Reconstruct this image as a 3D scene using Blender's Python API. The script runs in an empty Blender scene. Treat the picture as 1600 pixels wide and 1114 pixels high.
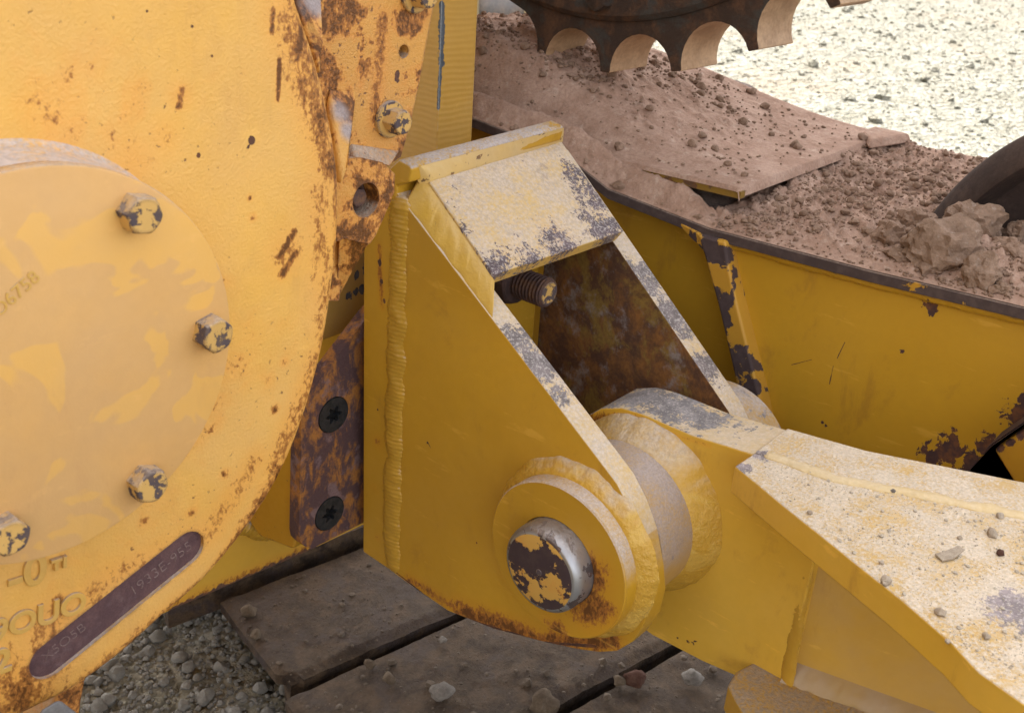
import bpy, bmesh, math, random
from mathutils import Vector, Matrix, noise as mnoise
from mathutils.geometry import tessellate_polygon

# ------------------------------------------------------------------ camera, sky, sun, exposure
R_ = math.radians
scene = bpy.context.scene
COL = scene.collection
VPA, VPB, CC = (2330.0, -130.0), (-1400.0, -390.0), (800.0, 557.0)      # vanishing points used to survey the place
_a = (VPA[0]-CC[0], -(VPA[1]-CC[1])); _b = (VPB[0]-CC[0], -(VPB[1]-CC[1]))
FPX = math.sqrt(-(_a[0]*_b[0]+_a[1]*_b[1]))
AX = Vector((_a[0], _a[1], -FPX)).normalized(); BX = Vector((_b[0], _b[1], -FPX)).normalized(); UX = AX.cross(BX)
ROT = Matrix((AX, BX, UX))
cam = bpy.data.cameras.new('camera'); camo = bpy.data.objects.new('camera', cam); COL.objects.link(camo)
camo.matrix_world = ROT.to_4x4()
cam.sensor_width = 36.0; cam.lens = 36.0*FPX/1600.0
cam.clip_start = 0.02; cam.clip_end = 500.0
cam.dof.use_dof = True; cam.dof.focus_distance = 1.16; cam.dof.aperture_fstop = 13.0
scene.camera = camo

SUN_EL, SUN_AZ = 52.0, 75.0     # azimuth of the sun measured from +X towards +Y: behind the machine
world = bpy.data.worlds.new('World'); scene.world = world; world.use_nodes = True
wn = world.node_tree; wn.nodes.clear()
sky = wn.nodes.new('ShaderNodeTexSky'); sky.sky_type = 'NISHITA'; sky.sun_disc = False
sky.sun_elevation = R_(SUN_EL); sky.sun_rotation = R_(90.0-SUN_AZ); sky.dust_density = 4.0; sky.ozone_density = 1.0
hs = wn.nodes.new('ShaderNodeHueSaturation'); hs.inputs['Saturation'].default_value = 0.18
bg = wn.nodes.new('ShaderNodeBackground'); bg.inputs['Strength'].default_value = 0.15
wo = wn.nodes.new('ShaderNodeOutputWorld')
wn.links.new(sky.outputs[0], hs.inputs['Color']); wn.links.new(hs.outputs[0], bg.inputs['Color']); wn.links.new(bg.outputs[0], wo.inputs['Surface'])
sl = bpy.data.lights.new('sun', 'SUN'); sl.energy = 2.0; sl.angle = R_(0.5); sl.color = (1.0, 0.95, 0.87)
so = bpy.data.objects.new('sun', sl); COL.objects.link(so)
sd = Vector((math.cos(R_(SUN_EL))*math.cos(R_(SUN_AZ)), math.cos(R_(SUN_EL))*math.sin(R_(SUN_AZ)), math.sin(R_(SUN_EL))))
so.rotation_euler = sd.to_track_quat('Z', 'Y').to_euler(); so.location = (0, 4, 6)
vs = scene.view_settings
vs.view_transform = 'Standard'; vs.look = 'None'; vs.gamma = 1.0; vs.use_curve_mapping = False
vs.exposure = 2.25
scene.cycles.use_denoising = True
scene.cycles.max_bounces = 4; scene.cycles.diffuse_bounces = 3; scene.cycles.glossy_bounces = 2

# ------------------------------------------------------------------ survey: a sight line of the photograph cut with a real plane
def ray(px, py): return ROT @ Vector((px-CC[0], -(py-CC[1]), -FPX))
def PX(px, py, x): d = ray(px, py); return d*(x/d.x)
def PY(px, py, y): d = ray(px, py); return d*(y/d.y)
def PZ(px, py, z): d = ray(px, py); return d*(z/d.z)
def PP(px, py, p0, n): d = ray(px, py); return d*(p0.dot(n)/d.dot(n))

# ------------------------------------------------------------------ node helpers
class M:
    def __init__(s, name):
        s.m = bpy.data.materials.new(name); s.m.use_nodes = True
        s.t = s.m.node_tree; s.t.nodes.clear()
        s.out = s.n('ShaderNodeOutputMaterial'); s.b = s.n('ShaderNodeBsdfPrincipled')
        s.t.links.new(s.b.outputs[0], s.out.inputs['Surface'])
        s.geo = s.n('ShaderNodeNewGeometry'); s.pos = s.geo.outputs['Position']; s._nz = None
    def n(s, t, **k):
        nd = s.t.nodes.new(t)
        for a, v in k.items(): setattr(nd, a, v)
        return nd
    def put(s, sock, v):
        if isinstance(v, bpy.types.NodeSocket): s.t.links.new(v, sock)
        elif isinstance(v, (tuple, list, Vector)):
            v = tuple(v)
            sock.default_value = v + (1.0,) if (sock.type == 'RGBA' and len(v) == 3) else v
        else: sock.default_value = v
    def math(s, op, a, b=0.0, clamp=False):
        nd = s.n('ShaderNodeMath', operation=op, use_clamp=clamp); s.put(nd.inputs[0], a); s.put(nd.inputs[1], b); return nd.outputs[0]
    def add(s, a, b): return s.math('ADD', a, b)
    def sub(s, a, b): return s.math('SUBTRACT', a, b)
    def mul(s, a, b): return s.math('MULTIPLY', a, b)
    def mx(s, a, b): return s.math('MAXIMUM', a, b)
    def mn(s, a, b): return s.math('MINIMUM', a, b)
    def step(s, x, lo, hi):
        nd = s.n('ShaderNodeMapRange', interpolation_type='SMOOTHSTEP')
        s.put(nd.inputs['Value'], x)
        if lo <= hi: lo_, hi_, t0, t1 = lo, hi, 0.0, 1.0
        else: lo_, hi_, t0, t1 = hi, lo, 1.0, 0.0
        nd.inputs['From Min'].default_value = lo_; nd.inputs['From Max'].default_value = hi_
        nd.inputs['To Min'].default_value = t0; nd.inputs['To Max'].default_value = t1
        return nd.outputs[0]
    def vec(s, op, a, b=(0, 0, 0)):
        nd = s.n('ShaderNodeVectorMath', operation=op); s.put(nd.inputs[0], a); s.put(nd.inputs[1], b)
        return nd.outputs['Value'] if op in ('LENGTH', 'DOT_PRODUCT', 'DISTANCE') else nd.outputs['Vector']
    def noise(s, scale, detail=3.0, rough=0.55, dist=0.0, stretch=None, off=0.0, color=False):
        v = s.pos
        if stretch: v = s.vec('MULTIPLY', v, stretch)
        if off: v = s.vec('ADD', v, (off, off*1.7, -off*0.6))
        nd = s.n('ShaderNodeTexNoise'); s.t.links.new(v, nd.inputs['Vector'])
        nd.inputs['Scale'].default_value = scale; nd.inputs['Detail'].default_value = detail
        nd.inputs['Roughness'].default_value = rough; nd.inputs['Distortion'].default_value = dist
        return nd.outputs['Color' if color else 'Fac']
    def voro(s, scale, feature='F1', out='Distance', rnd=1.0):
        nd = s.n('ShaderNodeTexVoronoi', feature=feature); s.t.links.new(s.pos, nd.inputs['Vector'])
        nd.inputs['Scale'].default_value = scale; nd.inputs['Randomness'].default_value = rnd
        return nd.outputs[out]
    def mix(s, f, a, b):
        nd = s.n('ShaderNodeMix', data_type='RGBA'); s.put(nd.inputs[0], f); s.put(nd.inputs[6], a); s.put(nd.inputs[7], b); return nd.outputs[2]
    def nz(s):
        if s._nz is None:
            nd = s.n('ShaderNodeSeparateXYZ'); s.t.links.new(s.geo.outputs['Normal'], nd.inputs[0]); s._nz = nd.outputs[2]
        return s._nz
    def edge(s, radius):
        if getattr(s, '_edge', None) is None:
            bv = s.n('ShaderNodeBevel', samples=3); bv.inputs['Radius'].default_value = radius
            s._edge = s.sub(1.0, s.vec('DOT_PRODUCT', bv.outputs[0], s.geo.outputs['True Normal']))
        return s._edge
    def dist_pt(s, c): return s.vec('DISTANCE', s.pos, tuple(c))
    def dist_seg(s, a, b):
        a, b = Vector(a), Vector(b); ab = b-a
        pa = s.vec('SUBTRACT', s.pos, tuple(a))
        h = s.math('MULTIPLY', s.vec('DOT_PRODUCT', pa, tuple(ab)), 1.0/max(ab.length_squared, 1e-9), True)
        sc = s.n('ShaderNodeVectorMath', operation='SCALE'); s.put(sc.inputs[0], tuple(ab)); s.put(sc.inputs['Scale'], h)
        return s.vec('LENGTH', s.vec('SUBTRACT', pa, sc.outputs['Vector']))
    def bump(s, h, dist, strength=1.0, prev=None):
        nd = s.n('ShaderNodeBump'); nd.inputs['Strength'].default_value = strength; nd.inputs['Distance'].default_value = dist
        s.put(nd.inputs['Height'], h)
        if prev is not None: s.t.links.new(prev, nd.inputs['Normal'])
        return nd.outputs[0]

YEL = (0.57, 0.32, 0.040); YEL2 = (0.52, 0.265, 0.034); FADE = (0.66, 0.38, 0.085)
DARKRUST = (0.060, 0.030, 0.028); ORUST = (0.29, 0.105, 0.022); DUST = (0.40, 0.315, 0.25); STEEL = (0.22, 0.22, 0.24)

def coat(name, base=YEL, base2=None, bscale=6.0, fade=None, stain=0.0, stain_s=14.0, stain_t=0.56, stain_w=0.16, stain_c=ORUST,
         speck=0.0, speck_s=140.0, speck_t=0.68, chip=0.0, chip_s=26.0, chip_t=0.66, chip_c=DARKRUST, chip_c2=None,
         edge=0.0, edge_r=0.003, edge_t=0.10, edge_c=None, spots=(), stains=(), lines=(), dustspots=(),
         dust=0.0, dlo=0.25, dhi=0.8, dustc=DUST, dgrain=0.35, dgs=260.0, film=0.0, over=(), over_n=None, over_c=(0.11, 0.09, 0.10), over_g=(0.55, 0.49, 0.45), grain=0.55,
         scuff=0.0, rough=0.5, bump_s=0.0, bump_d=0.0006, streak=0.0, spec=0.4, metal=0.0, off=0.0):
    """Painted steel: paint, faded patches, rust stain, chips, edge wear and settled dust, all by place and slope."""
    m = M(name)
    c = m.mix(m.step(m.noise(bscale, 4, off=off), 0.35, 0.65), base, base2 or tuple(v*0.90 for v in base))
    fine = m.noise(90.0, 3, 0.6, off=off+3)
    c = m.mix(m.mul(m.step(fine, 0.3, 0.7), 0.18), c, tuple(v*0.82 for v in base))
    if fade:
        fc, fs, ft, fa, fw = fade
        c = m.mix(m.mul(m.step(m.noise(fs, 3, 0.45, 0.6, off=off+7), ft-fw, ft+fw), fa), c, fc)
    if film:   # thin dusty film, uneven
        c = m.mix(m.mul(m.step(m.noise(9.0, 5, 0.6, off=off+11), 0.25, 0.75), film), c, dustc)
    edgeN = m.noise(120.0, 4, 0.65, off=off+1)
    if stain or stains:
        nn = m.add(m.mul(m.noise(70.0, 4, 0.7, 0.4, off=off+9, stretch=(1, 1, .55)), .5), m.mul(m.noise(250.0, 3, 0.7, 0.3, off=off+10, stretch=(1, 1, .7)), .5))
        G = None
        if stain: G = m.mul(m.step(m.noise(stain_s, 4, 0.62, 0.3, off=off+5), stain_t-.04, stain_t+stain_w), stain)
        for p, r, aa in stains:
            d = m.dist_pt(p) if not isinstance(p, tuple) or len(p) != 2 else m.dist_seg(*p)
            q = m.mul(m.step(d, r*1.7, 0.0), aa); G = q if G is None else m.mx(G, q)
        wash = m.mul(G, 0.6)
        c = m.mix(wash, c, (base[0]*1.0, base[1]*0.74, base[2]*0.62))
        v = m.add(m.mul(nn, 0.95), m.mul(G, 0.36))
        c = m.mix(m.mul(m.step(v, 0.66, 0.77), m.math('MINIMUM', m.mul(G, 2.2), 0.92)), c, stain_c)
        c = m.mix(m.mul(m.step(v, 0.77, 0.84), m.math('MINIMUM', m.mul(G, 2.0), 0.9)), c, tuple(v_*0.36 for v_ in stain_c))
    if streak:
        f = m.step(m.noise(34.0, 5, 0.6, off=off+21, stretch=(1.6, 1.6, 0.25)), 0.56, 0.8)
        c = m.mix(m.mul(f, streak), c, tuple(v*0.5 for v in stain_c))
    if scuff:
        f = m.step(m.noise(26.0, 5, 0.7, 0.25, off=off+51, stretch=(1, .35, 2.2)), 0.60, 0.70)
        c = m.mix(m.mul(f, 0.22*scuff), c, tuple(min(1, v*1.35+.04) for v in base))
        f = m.step(m.noise(16.0, 6, 0.72, 0.4, off=off+53, stretch=(1, 1, .5)), 0.54, 0.70)
        c = m.mix(m.mul(f, 0.30*scuff), c, (base[0]*.62, base[1]*.56, base[2]*.75+.008))
    chipf = None
    def acc(x):
        nonlocal chipf
        chipf = x if chipf is None else m.mx(chipf, x)
    if speck:
        acc(m.mul(m.mul(m.step(m.noise(speck_s, 3, 0.6, off=off+13), speck_t, speck_t+0.07), m.step(m.noise(10.0, 3, off=off+15), 0.42, 0.62)), speck))
    if chip:
        acc(m.mul(m.step(m.noise(chip_s, 7, 0.62, 0.2, off=off+17), chip_t-0.012, chip_t+0.012), chip))
    if edge:
        acc(m.mul(m.step(m.mul(m.edge(edge_r), m.step(edgeN, 0.30, 0.66)), edge_t*0.6, edge_t), edge))
    if spots or lines:
        cn = m.noise(150.0, 4, 0.6, off=off+19); cl = m.noise(45.0, 3, 0.6, off=off+23)
        wob = m.add(m.mul(m.sub(cn, 0.5), 0.7), m.mul(m.sub(cl, 0.5), 1.4))
        G2 = None
        for p, r in spots:
            q = m.sub(1.0, m.mul(m.dist_pt(p), 0.62/r)); G2 = q if G2 is None else m.mx(G2, q)
        if G2 is not None:
            w2 = m.add(m.mul(m.sub(m.noise(80.0, 5, 0.62, 0.5, off=off+19, stretch=(1, 1, .7)), 0.5), 2.3), m.mul(m.sub(cn, 0.5), 0.8))
            acc(m.mul(m.step(m.add(G2, w2), 0.42, 0.50), m.step(G2, 0.0, 0.12)))
        for a, b, r in lines:
            acc(m.step(m.add(m.dist_seg(a, b), m.mul(m.add(wob, m.mul(m.sub(edgeN, 0.5), 1.2)), r*1.5)), r*1.05, r*0.75))
    if chipf is not None:
        cc = m.mix(m.step(m.noise(70.0, 5, 0.65, off=off+25), 0.42, 0.66), chip_c, chip_c2 or tuple(0.6*a+0.4*b for a, b in zip(chip_c, ORUST)))
        if edge_c: cc = m.mix(m.step(m.edge(edge_r), edge_t*0.6, edge_t), cc, edge_c)
        c = m.mix(chipf, c, cc)
    dustf = None
    if dust or dustspots:
        dn = m.noise(22.0, 6, 0.66, off=off+27); g = m.noise(dgs, 3, 0.7, off=off+29)
        if dust:
            lift = m.add(m.nz(), m.mul(m.sub(dn, 0.5), 0.5))
            dustf = m.mul(m.step(lift, dlo, dhi), m.step(m.add(m.mul(dn, 0.5), m.mul(g, 0.5)), 0.5-dgrain*0.55, 0.5+dgrain*0.25))
            dustf = m.mul(dustf, dust)
        for p, r, a in dustspots:
            q = m.mul(m.step(m.add(m.dist_pt(p), m.mul(m.sub(dn, 0.5), r)), r*1.2, r*0.3), a)
            dustf = q if dustf is None else m.mx(dustf, q)
        dc = m.mix(m.step(m.noise(dgs*0.9, 4, 0.75, off=off+31), 0.32, 0.70), tuple(v*0.80 for v in dustc), tuple(min(1, v*1.16) for v in dustc))
        c = m.mix(dustf, c, dc)
    if over or over_n:
        g0 = None
        for p, r in over:
            q = m.sub(1.0, m.mul(m.dist_pt(p), 0.55/r)); g0 = q if g0 is None else m.mx(g0, q)
        hf = m.noise(240.0, 5, 0.72, 0.5, off=off+41); mf = m.noise(50.0, 5, 0.65, 0.4, off=off+43)
        if over_n:
            q = m.mul(m.step(m.noise(over_n[0], 5, 0.62, 0.3, off=off+45), over_n[1]-.1, over_n[1]+.1), over_n[2]); g0 = q if g0 is None else m.mx(g0, q)
        v = m.add(m.mul(g0, 0.9), m.add(m.mul(m.sub(hf, 0.5), 1.5), m.mul(m.sub(mf, 0.5), 1.3)))
        of = m.mul(m.step(v, 0.42, 0.52), m.step(g0, 0.0, 0.15))
        oc = m.mix(m.step(m.noise(60.0, 4, .6, off=off+47), .4, .62), over_c, tuple(1.5*x for x in over_c))
        oc = m.mix(m.mul(m.step(m.noise(330.0, 4, 0.75, 0.4, off=off+49), 0.52, 0.60), grain), oc, over_g)
        c = m.mix(of, c, oc)
    m.put(m.b.inputs['Base Color'], c)
    r = m.add(rough, m.mul(m.sub(fine, 0.5), 0.25))
    if chipf is not None: r = m.mx(r, m.mul(chipf, 0.8))
    if dustf is not None: r = m.mx(r, m.mul(dustf, 0.97))
    m.put(m.b.inputs['Roughness'], r)
    m.b.inputs['Specular IOR Level'].default_value = spec; m.b.inputs['Metallic'].default_value = metal
    nrm = None
    if bump_s: nrm = m.bump(m.mul(m.noise(bump_s, 3, 0.6, 0.15), m.add(0.45, m.noise(18.0, 3, off=off+37))), bump_d, 1.0)
    nrm = m.bump(m.noise(35.0, 4, 0.5, off=off+2), 0.0009, 0.5, nrm)
    if chipf is not None: nrm = m.bump(m.sub(m.mul(fine, 0.25), chipf), 0.0005, 0.7, nrm)
    if dustf is not None: nrm = m.bump(m.mul(dustf, m.noise(dgs*0.8, 4, 0.7, off=off+33)), 0.0014, 0.8, nrm)
    m.put(m.b.inputs['Normal'], nrm)
    return m.m

def rusty(name, a=DARKRUST, b=ORUST, scale=30.0, t=0.5, w=0.12, third=None, t3=0.6, dust=0.0, dustc=DUST, rough=0.85, metal=0.0, bump=0.0008, off=0.0, dlo=0.3, dhi=0.9, stretch=None, film=0.0, filmc=(0.2, 0.18, 0.17)):
    m = M(name)
    c = m.mix(m.step(m.noise(scale, 8, 0.68, 0.35, off=off, stretch=stretch), t-w, t+w), a, b)
    if third: c = m.mix(m.mul(m.step(m.noise(scale*0.62, 7, 0.66, 0.3, off=off+4), t3-0.05, t3+0.06), 0.9), c, third)
    if film: c = m.mix(m.mul(m.step(m.noise(scale*0.8, 8, 0.72, off=off+12), 0.52, 0.68), film), c, filmc)
    g = m.noise(scale*9, 4, 0.7, off=off+2)
    c = m.mix(m.mul(m.step(g, 0.35, 0.7), 0.35), c, tuple(v*0.45 for v in a))
    if dust:
        dn = m.noise(26.0, 6, 0.68, off=off+6)
        f = m.mul(m.step(m.add(m.nz(), m.mul(m.sub(dn, 0.5), 0.7)), dlo, dhi), dust)
        f = m.mul(f, m.step(g, 0.15, 0.6))
        dc = m.mix(m.step(m.noise(180.0, 4, 0.75, off=off+8), 0.3, 0.7), tuple(v*0.72 for v in dustc), tuple(v*1.15 for v in dustc))
        c = m.mix(f, c, dc)
    m.put(m.b.inputs['Base Color'], c); m.b.inputs['Roughness'].default_value = rough; m.b.inputs['Metallic'].default_value = metal
    m.b.inputs['Specular IOR Level'].default_value = 0.3
    n1 = m.bump(m.noise(scale*5, 6, 0.7, off=off), bump, 0.9)
    m.put(m.b.inputs['Normal'], m.bump(g, bump*0.5, 0.6, n1))
    return m.m

def earth(name, a, b, scale=40.0, rough=0.97, bump=0.003, fine=300.0, off=0.0, pale=None):
    m = M(name)
    c = m.mix(m.step(m.noise(scale, 7, 0.66, 0.2, off=off), 0.35, 0.65), a, b)
    if pale: c = m.mix(m.mul(m.step(m.noise(scale*2.7, 6, 0.7, off=off+5), 0.56, 0.68), 0.8), c, pale)
    c = m.mix(m.mul(m.step(m.noise(fine, 4, 0.75, off=off+3), 0.3, 0.7), 0.4), c, tuple(v*0.55 for v in a))
    m.put(m.b.inputs['Base Color'], c); m.b.inputs['Roughness'].default_value = rough; m.b.inputs['Specular IOR Level'].default_value = 0.1
    n1 = m.bump(m.noise(scale*2, 6, 0.65, off=off+1), bump, 1.0)
    m.put(m.b.inputs['Normal'], m.bump(m.noise(fine, 4, 0.7, off=off+2), bump*0.3, 0.8, n1))
    return m.m

# ------------------------------------------------------------------ mesh helpers (all in world metres)
OFF = {}
def thing(name, label, cat, base, group=None):
    o = bpy.data.objects.new(name, None); o.empty_display_size = 0.05; COL.objects.link(o); o.location = base
    o['label'] = label; o['category'] = cat
    if group: o['group'] = group
    OFF[o.name] = Vector(base); return o
def obj(name, bm, mat, parent=None, label=None, cat=None, group=None, kind=None, base=None, smooth=35.0, bevel=0.0, seg=2, mat2=None):
    me = bpy.data.meshes.new(name)
    bmesh.ops.recalc_face_normals(bm, faces=bm.faces)
    off = OFF[parent.name] if parent else Vector(base or (0, 0, 0))
    for v in bm.verts: v.co -= off
    bm.to_mesh(me); bm.free()
    me.materials.append(mat)
    if mat2: me.materials.append(mat2)
    o = bpy.data.objects.new(name, me); COL.objects.link(o)
    if parent: o.parent = parent
    else: o.location = off
    OFF[o.name] = off
    for p in me.polygons: p.use_smooth = True
    me.set_sharp_from_angle(angle=R_(smooth))
    if bevel:
        b = o.modifiers.new('bevel', 'BEVEL'); b.width = bevel; b.segments = seg; b.limit_method = 'ANGLE'; b.angle_limit = R_(32); b.harden_normals = True
    if label: o['label'] = label
    if cat: o['category'] = cat
    if group: o['group'] = group
    if kind: o['kind'] = kind
    return o
def prism(pts2, lo, hi, axis, holes=(), bm=None, shear=None):
    """solid with outline pts2 in the two other axes, from lo to hi along axis ('x','y','z')"""
    bm = bm or bmesh.new()
    def P(u, v, w):
        if axis == 'x': p = Vector((w, u, v))
        elif axis == 'y': p = Vector((u, w, v))
        else: p = Vector((u, v, w))
        return shear(p) if shear else p
    if not holes:
        A = [bm.verts.new(P(u, v, lo)) for u, v in pts2]; B = [bm.verts.new(P(u, v, hi)) for u, v in pts2]
        bm.faces.new(A); bm.faces.new(B)
        for i in range(len(A)):
            j = (i+1) % len(A); bm.faces.new((A[i], A[j], B[j], B[i]))
    else:
        loops = [list(pts2)]+[list(h) for h in holes]
        flat = [p for l in loops for p in l]
        A = [bm.verts.new(P(u, v, lo)) for u, v in flat]; B = [bm.verts.new(P(u, v, hi)) for u, v in flat]
        for t in tessellate_polygon([[Vector((u, v, 0)) for u, v in l] for l in loops]):
            bm.faces.new([A[i] for i in t]); bm.faces.new([B[i] for i in t])
        k = 0
        for l in loops:
            for i in range(len(l)):
                j = (i+1) % len(l); bm.faces.new((A[k+i], A[k+j], B[k+j], B[k+i]))
            k += len(l)
    return bm
def frame3(d):
    d = Vector(d).normalized(); u = Vector((0, 0, 1)) if abs(d.z) < 0.9 else Vector((0, 1, 0))
    a = d.cross(u).normalized(); return d, a, d.cross(a).normalized()
def lathe(c, axis, prof, n=64, bm=None, closed=False):
    """prof = [(along, radius)]; ends with radius 0 close it"""
    bm = bm or bmesh.new(); d, a, b = frame3(axis); c = Vector(c); rings = []
    for t, r in prof:
        if r <= 1e-6: rings.append([bm.verts.new(c+d*t)])
        else: rings.append([bm.verts.new(c+d*t+(a*math.cos(2*math.pi*i/n)+b*math.sin(2*math.pi*i/n))*r) for i in range(n)])
    pairs = list(zip(rings, rings[1:]))
    if closed: pairs.append((rings[-1], rings[0]))
    for p, q in pairs:
        for i in range(n):
            j = (i+1) % n
            if len(p) == 1 and len(q) == 1: continue
            if len(p) == 1: bm.faces.new((p[0], q[i], q[j]))
            elif len(q) == 1: bm.faces.new((p[i], p[j], q[0]))
            else: bm.faces.new((p[i], p[j], q[j], q[i]))
    return bm
def box(c0, c1, bm=None):
    bm = bm or bmesh.new()
    x0, y0, z0 = c0; x1, y1, z1 = c1
    v = [bm.verts.new(p) for p in ((x0, y0, z0), (x1, y0, z0), (x1, y1, z0), (x0, y1, z0), (x0, y0, z1), (x1, y0, z1), (x1, y1, z1), (x0, y1, z1))]
    for f in ((0, 1, 2, 3), (4, 5, 6, 7), (0, 1, 5, 4), (1, 2, 6, 5), (2, 3, 7, 6), (3, 0, 4, 7)): bm.faces.new([v[i] for i in f])
    return bm
def hull8(low, high, bm=None):
    """solid between two matching 3D polygons"""
    bm = bm or bmesh.new()
    A = [bm.verts.new(p) for p in low]; B = [bm.verts.new(p) for p in high]
    bm.faces.new(A); bm.faces.new(B)
    for i in range(len(A)):
        j = (i+1) % len(A); bm.faces.new((A[i], A[j], B[j], B[i]))
    return bm
def bead(path, r, up=None, squash=1.0, ripple=0.12, pitch=0.0045, n=12, bm=None, seed=0, closed=False, lump=0.25, dens=0.0016):
    """weld bead along a 3D polyline with the stacked ripples of a hand weld"""
    bm = bm or bmesh.new()
    P = [Vector(p) for p in path]
    if closed: P.append(P[0])
    seg = [(P[i+1]-P[i]).length for i in range(len(P)-1)]; L = sum(seg); N = max(8, int(L/dens))
    rings = []
    for k in range(N+1):
        s = L*k/N; i = 0
        while i < len(seg)-1 and s > seg[i]: s -= seg[i]; i += 1
        t = min(1, s/seg[i]); c = P[i].lerp(P[i+1], t); d = (P[i+1]-P[i]).normalized()
        if not closed or True:
            dn = (P[min(i+2, len(P)-1)]-P[min(i+1, len(P)-2)]); dn = dn.normalized() if dn.length else d
            dp = (P[i]-P[i-1]).normalized() if i else d
            d = (d + (dn*(max(0, t-.5)) + dp*max(0, .5-t))).normalized()
        u = Vector(up) if up else Vector((0, 0, 1)); a = (u-d*u.dot(d)); a = a.normalized() if a.length > 1e-4 else frame3(d)[1]
        b = d.cross(a)
        sl = L*k/N
        ring = []
        for q in range(n):
            an = 2*math.pi*q/n
            skew = sl + 0.0028*math.cos(an*1.0+.6)
            ph = (skew/pitch) % 1.0
            rr = r*(1+ripple*(ph-0.5)+lump*mnoise.noise(Vector((sl*45+seed*7, an*0.35, seed)))+0.10*mnoise.noise(Vector((sl*300, math.cos(an)*2, math.sin(an)*2+seed))))
            e = 1.0
            if not closed: e = min(1.0, 0.25+math.sqrt(max(0.0, min(sl, L-sl))/(r*1.2))) if min(sl, L-sl) < r*1.2 else 1.0
            ring.append(bm.verts.new(c+(a*math.cos(an)*squash+b*math.sin(an))*rr*e))
        rings.append(ring)
    for p, q in zip(rings, rings[1:]):
        for i in range(n):
            j = (i+1) % n; bm.faces.new((p[i], p[j], q[j], q[i]))
    if not closed:
        bm.faces.new(rings[0]); bm.faces.new(rings[-1])
    return bm
def fillet_ring(c, axis, r_in, r_out, h, seed, bm=None, n=220, k=9, wav=.09):
    """welded fillet between a round boss and the plate it stands on"""
    bm = bm or bmesh.new(); d, a, b = frame3(axis); c = Vector(c); R = []
    for j in range(k+1):
        t = j/k; row = []
        for i in range(n):
            an = 2*math.pi*i/n; w = mnoise.noise(Vector((math.cos(an)*3.2, math.sin(an)*3.2, seed)))+.6*mnoise.noise(Vector((math.cos(an)*9, math.sin(an)*9, seed+3)))
            rp = .0010*((an*17+1.2*t) % 1.0-.5)*math.sin(math.pi*t)+.0011*mnoise.noise(Vector((math.cos(an)*16, math.sin(an)*16, t*2.5+seed)))*math.sin(math.pi*min(1, t*1.2))
            ro = r_out+(r_out-r_in)*wav*4*w*.6
            r = r_in+(ro-r_in)*t; z = h*(1-t)**1.0+.0012*math.sin(math.pi*t)+rp
            if j == 0: z = h; r = r_in-.002
            if j == k: z = -.002
            row.append(bm.verts.new(c+d*z+(a*math.cos(an)+b*math.sin(an))*r))
        R.append(row)
    R.append([bm.verts.new(c+d*(-.002)+(a*math.cos(2*math.pi*i/n)+b*math.sin(2*math.pi*i/n))*(r_in-.002)) for i in range(n)])
    R.append(R[0])
    for p, q in zip(R, R[1:]):
        for i in range(n):
            j = (i+1) % n; bm.faces.new((p[i], p[j], q[j], q[i]))
    return bm
def fillet_strip(P, Q, under, bulge, seed, n=140, k=10, rip=.0006, pitch=.009, bm=None, up=None):
    """weld bridging two edges P and Q (polylines of equal length); under = offset into the metal"""
    bm = bm or bmesh.new(); P = [Vector(p) for p in P]; Q = [Vector(q) for q in Q]; under = Vector(under)
    def at(L, t):
        x = t*(len(L)-1); i = min(int(x), len(L)-2); return L[i].lerp(L[i+1], x-i)
    Ln = (P[-1]-P[0]).length; G = []
    for i in range(n+1):
        t = i/n; p, q = at(P, t), at(Q, t); row = []
        endf = min(1, min(t, 1-t)*Ln/.006); endf = math.sqrt(max(0, endf))
        for j in range(k+1):
            s_ = j/k; o = -under.normalized()
            ph = ((t*Ln+.004*math.sin(math.pi*s_))/pitch) % 1.0
            z = bulge*math.sin(math.pi*s_)*(.35+.65*endf)+rip*(ph-.5)*math.sin(math.pi*s_)+.0013*mnoise.noise(Vector((t*Ln*90, s_*1.6, seed)))*math.sin(math.pi*s_)
            side = (q-p)*(.10*mnoise.noise(Vector((t*Ln*70, seed*3.3, 1)))*s_)
            row.append(bm.verts.new(p.lerp(q, s_)+side+o*z))
        row.append(bm.verts.new(q+under)); row.append(bm.verts.new(p+under)); G.append(row)
    m_ = len(G[0])
    for A, B in zip(G, G[1:]):
        for j in range(m_):
            l = (j+1) % m_; bm.faces.new((A[j], A[l], B[l], B[j]))
    bm.faces.new(G[0]); bm.faces.new(G[-1]); return bm
def hexbolt(c, axis, af, h, rot=0.0, washer=None, bm=None):
    """hex head standing on c along axis, chamfered, with its face rounded"""
    bm = bm or bmesh.new(); d, a, b = frame3(axis); c = Vector(c); R = af/math.sqrt(3)
    def ring(t, k, rnd=0):
        pts = []
        for i in range(24):
            an = 2*math.pi*i/24; m_ = ((an+math.pi/6) % (math.pi/3))-math.pi/6
            hexr = (af/2)/math.cos(m_)
            rr = hexr*k if not rnd else min(hexr, af/2*rnd)
            pts.append(bm.verts.new(c+d*t+(a*math.cos(an+rot)+b*math.sin(an+rot))*rr))
        return pts
    rs = [ring(-0.002, 1.0), ring(h*0.80, 1.0), ring(h*0.93, 1.0, 1.06), ring(h, 1.0, 0.93)]
    for p, q in zip(rs, rs[1:]):
        for i in range(24):
            j = (i+1) % 24; bm.faces.new((p[i], p[j], q[j], q[i]))
    bm.faces.new(rs[-1]); bm.faces.new(rs[0])
    return bm
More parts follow.
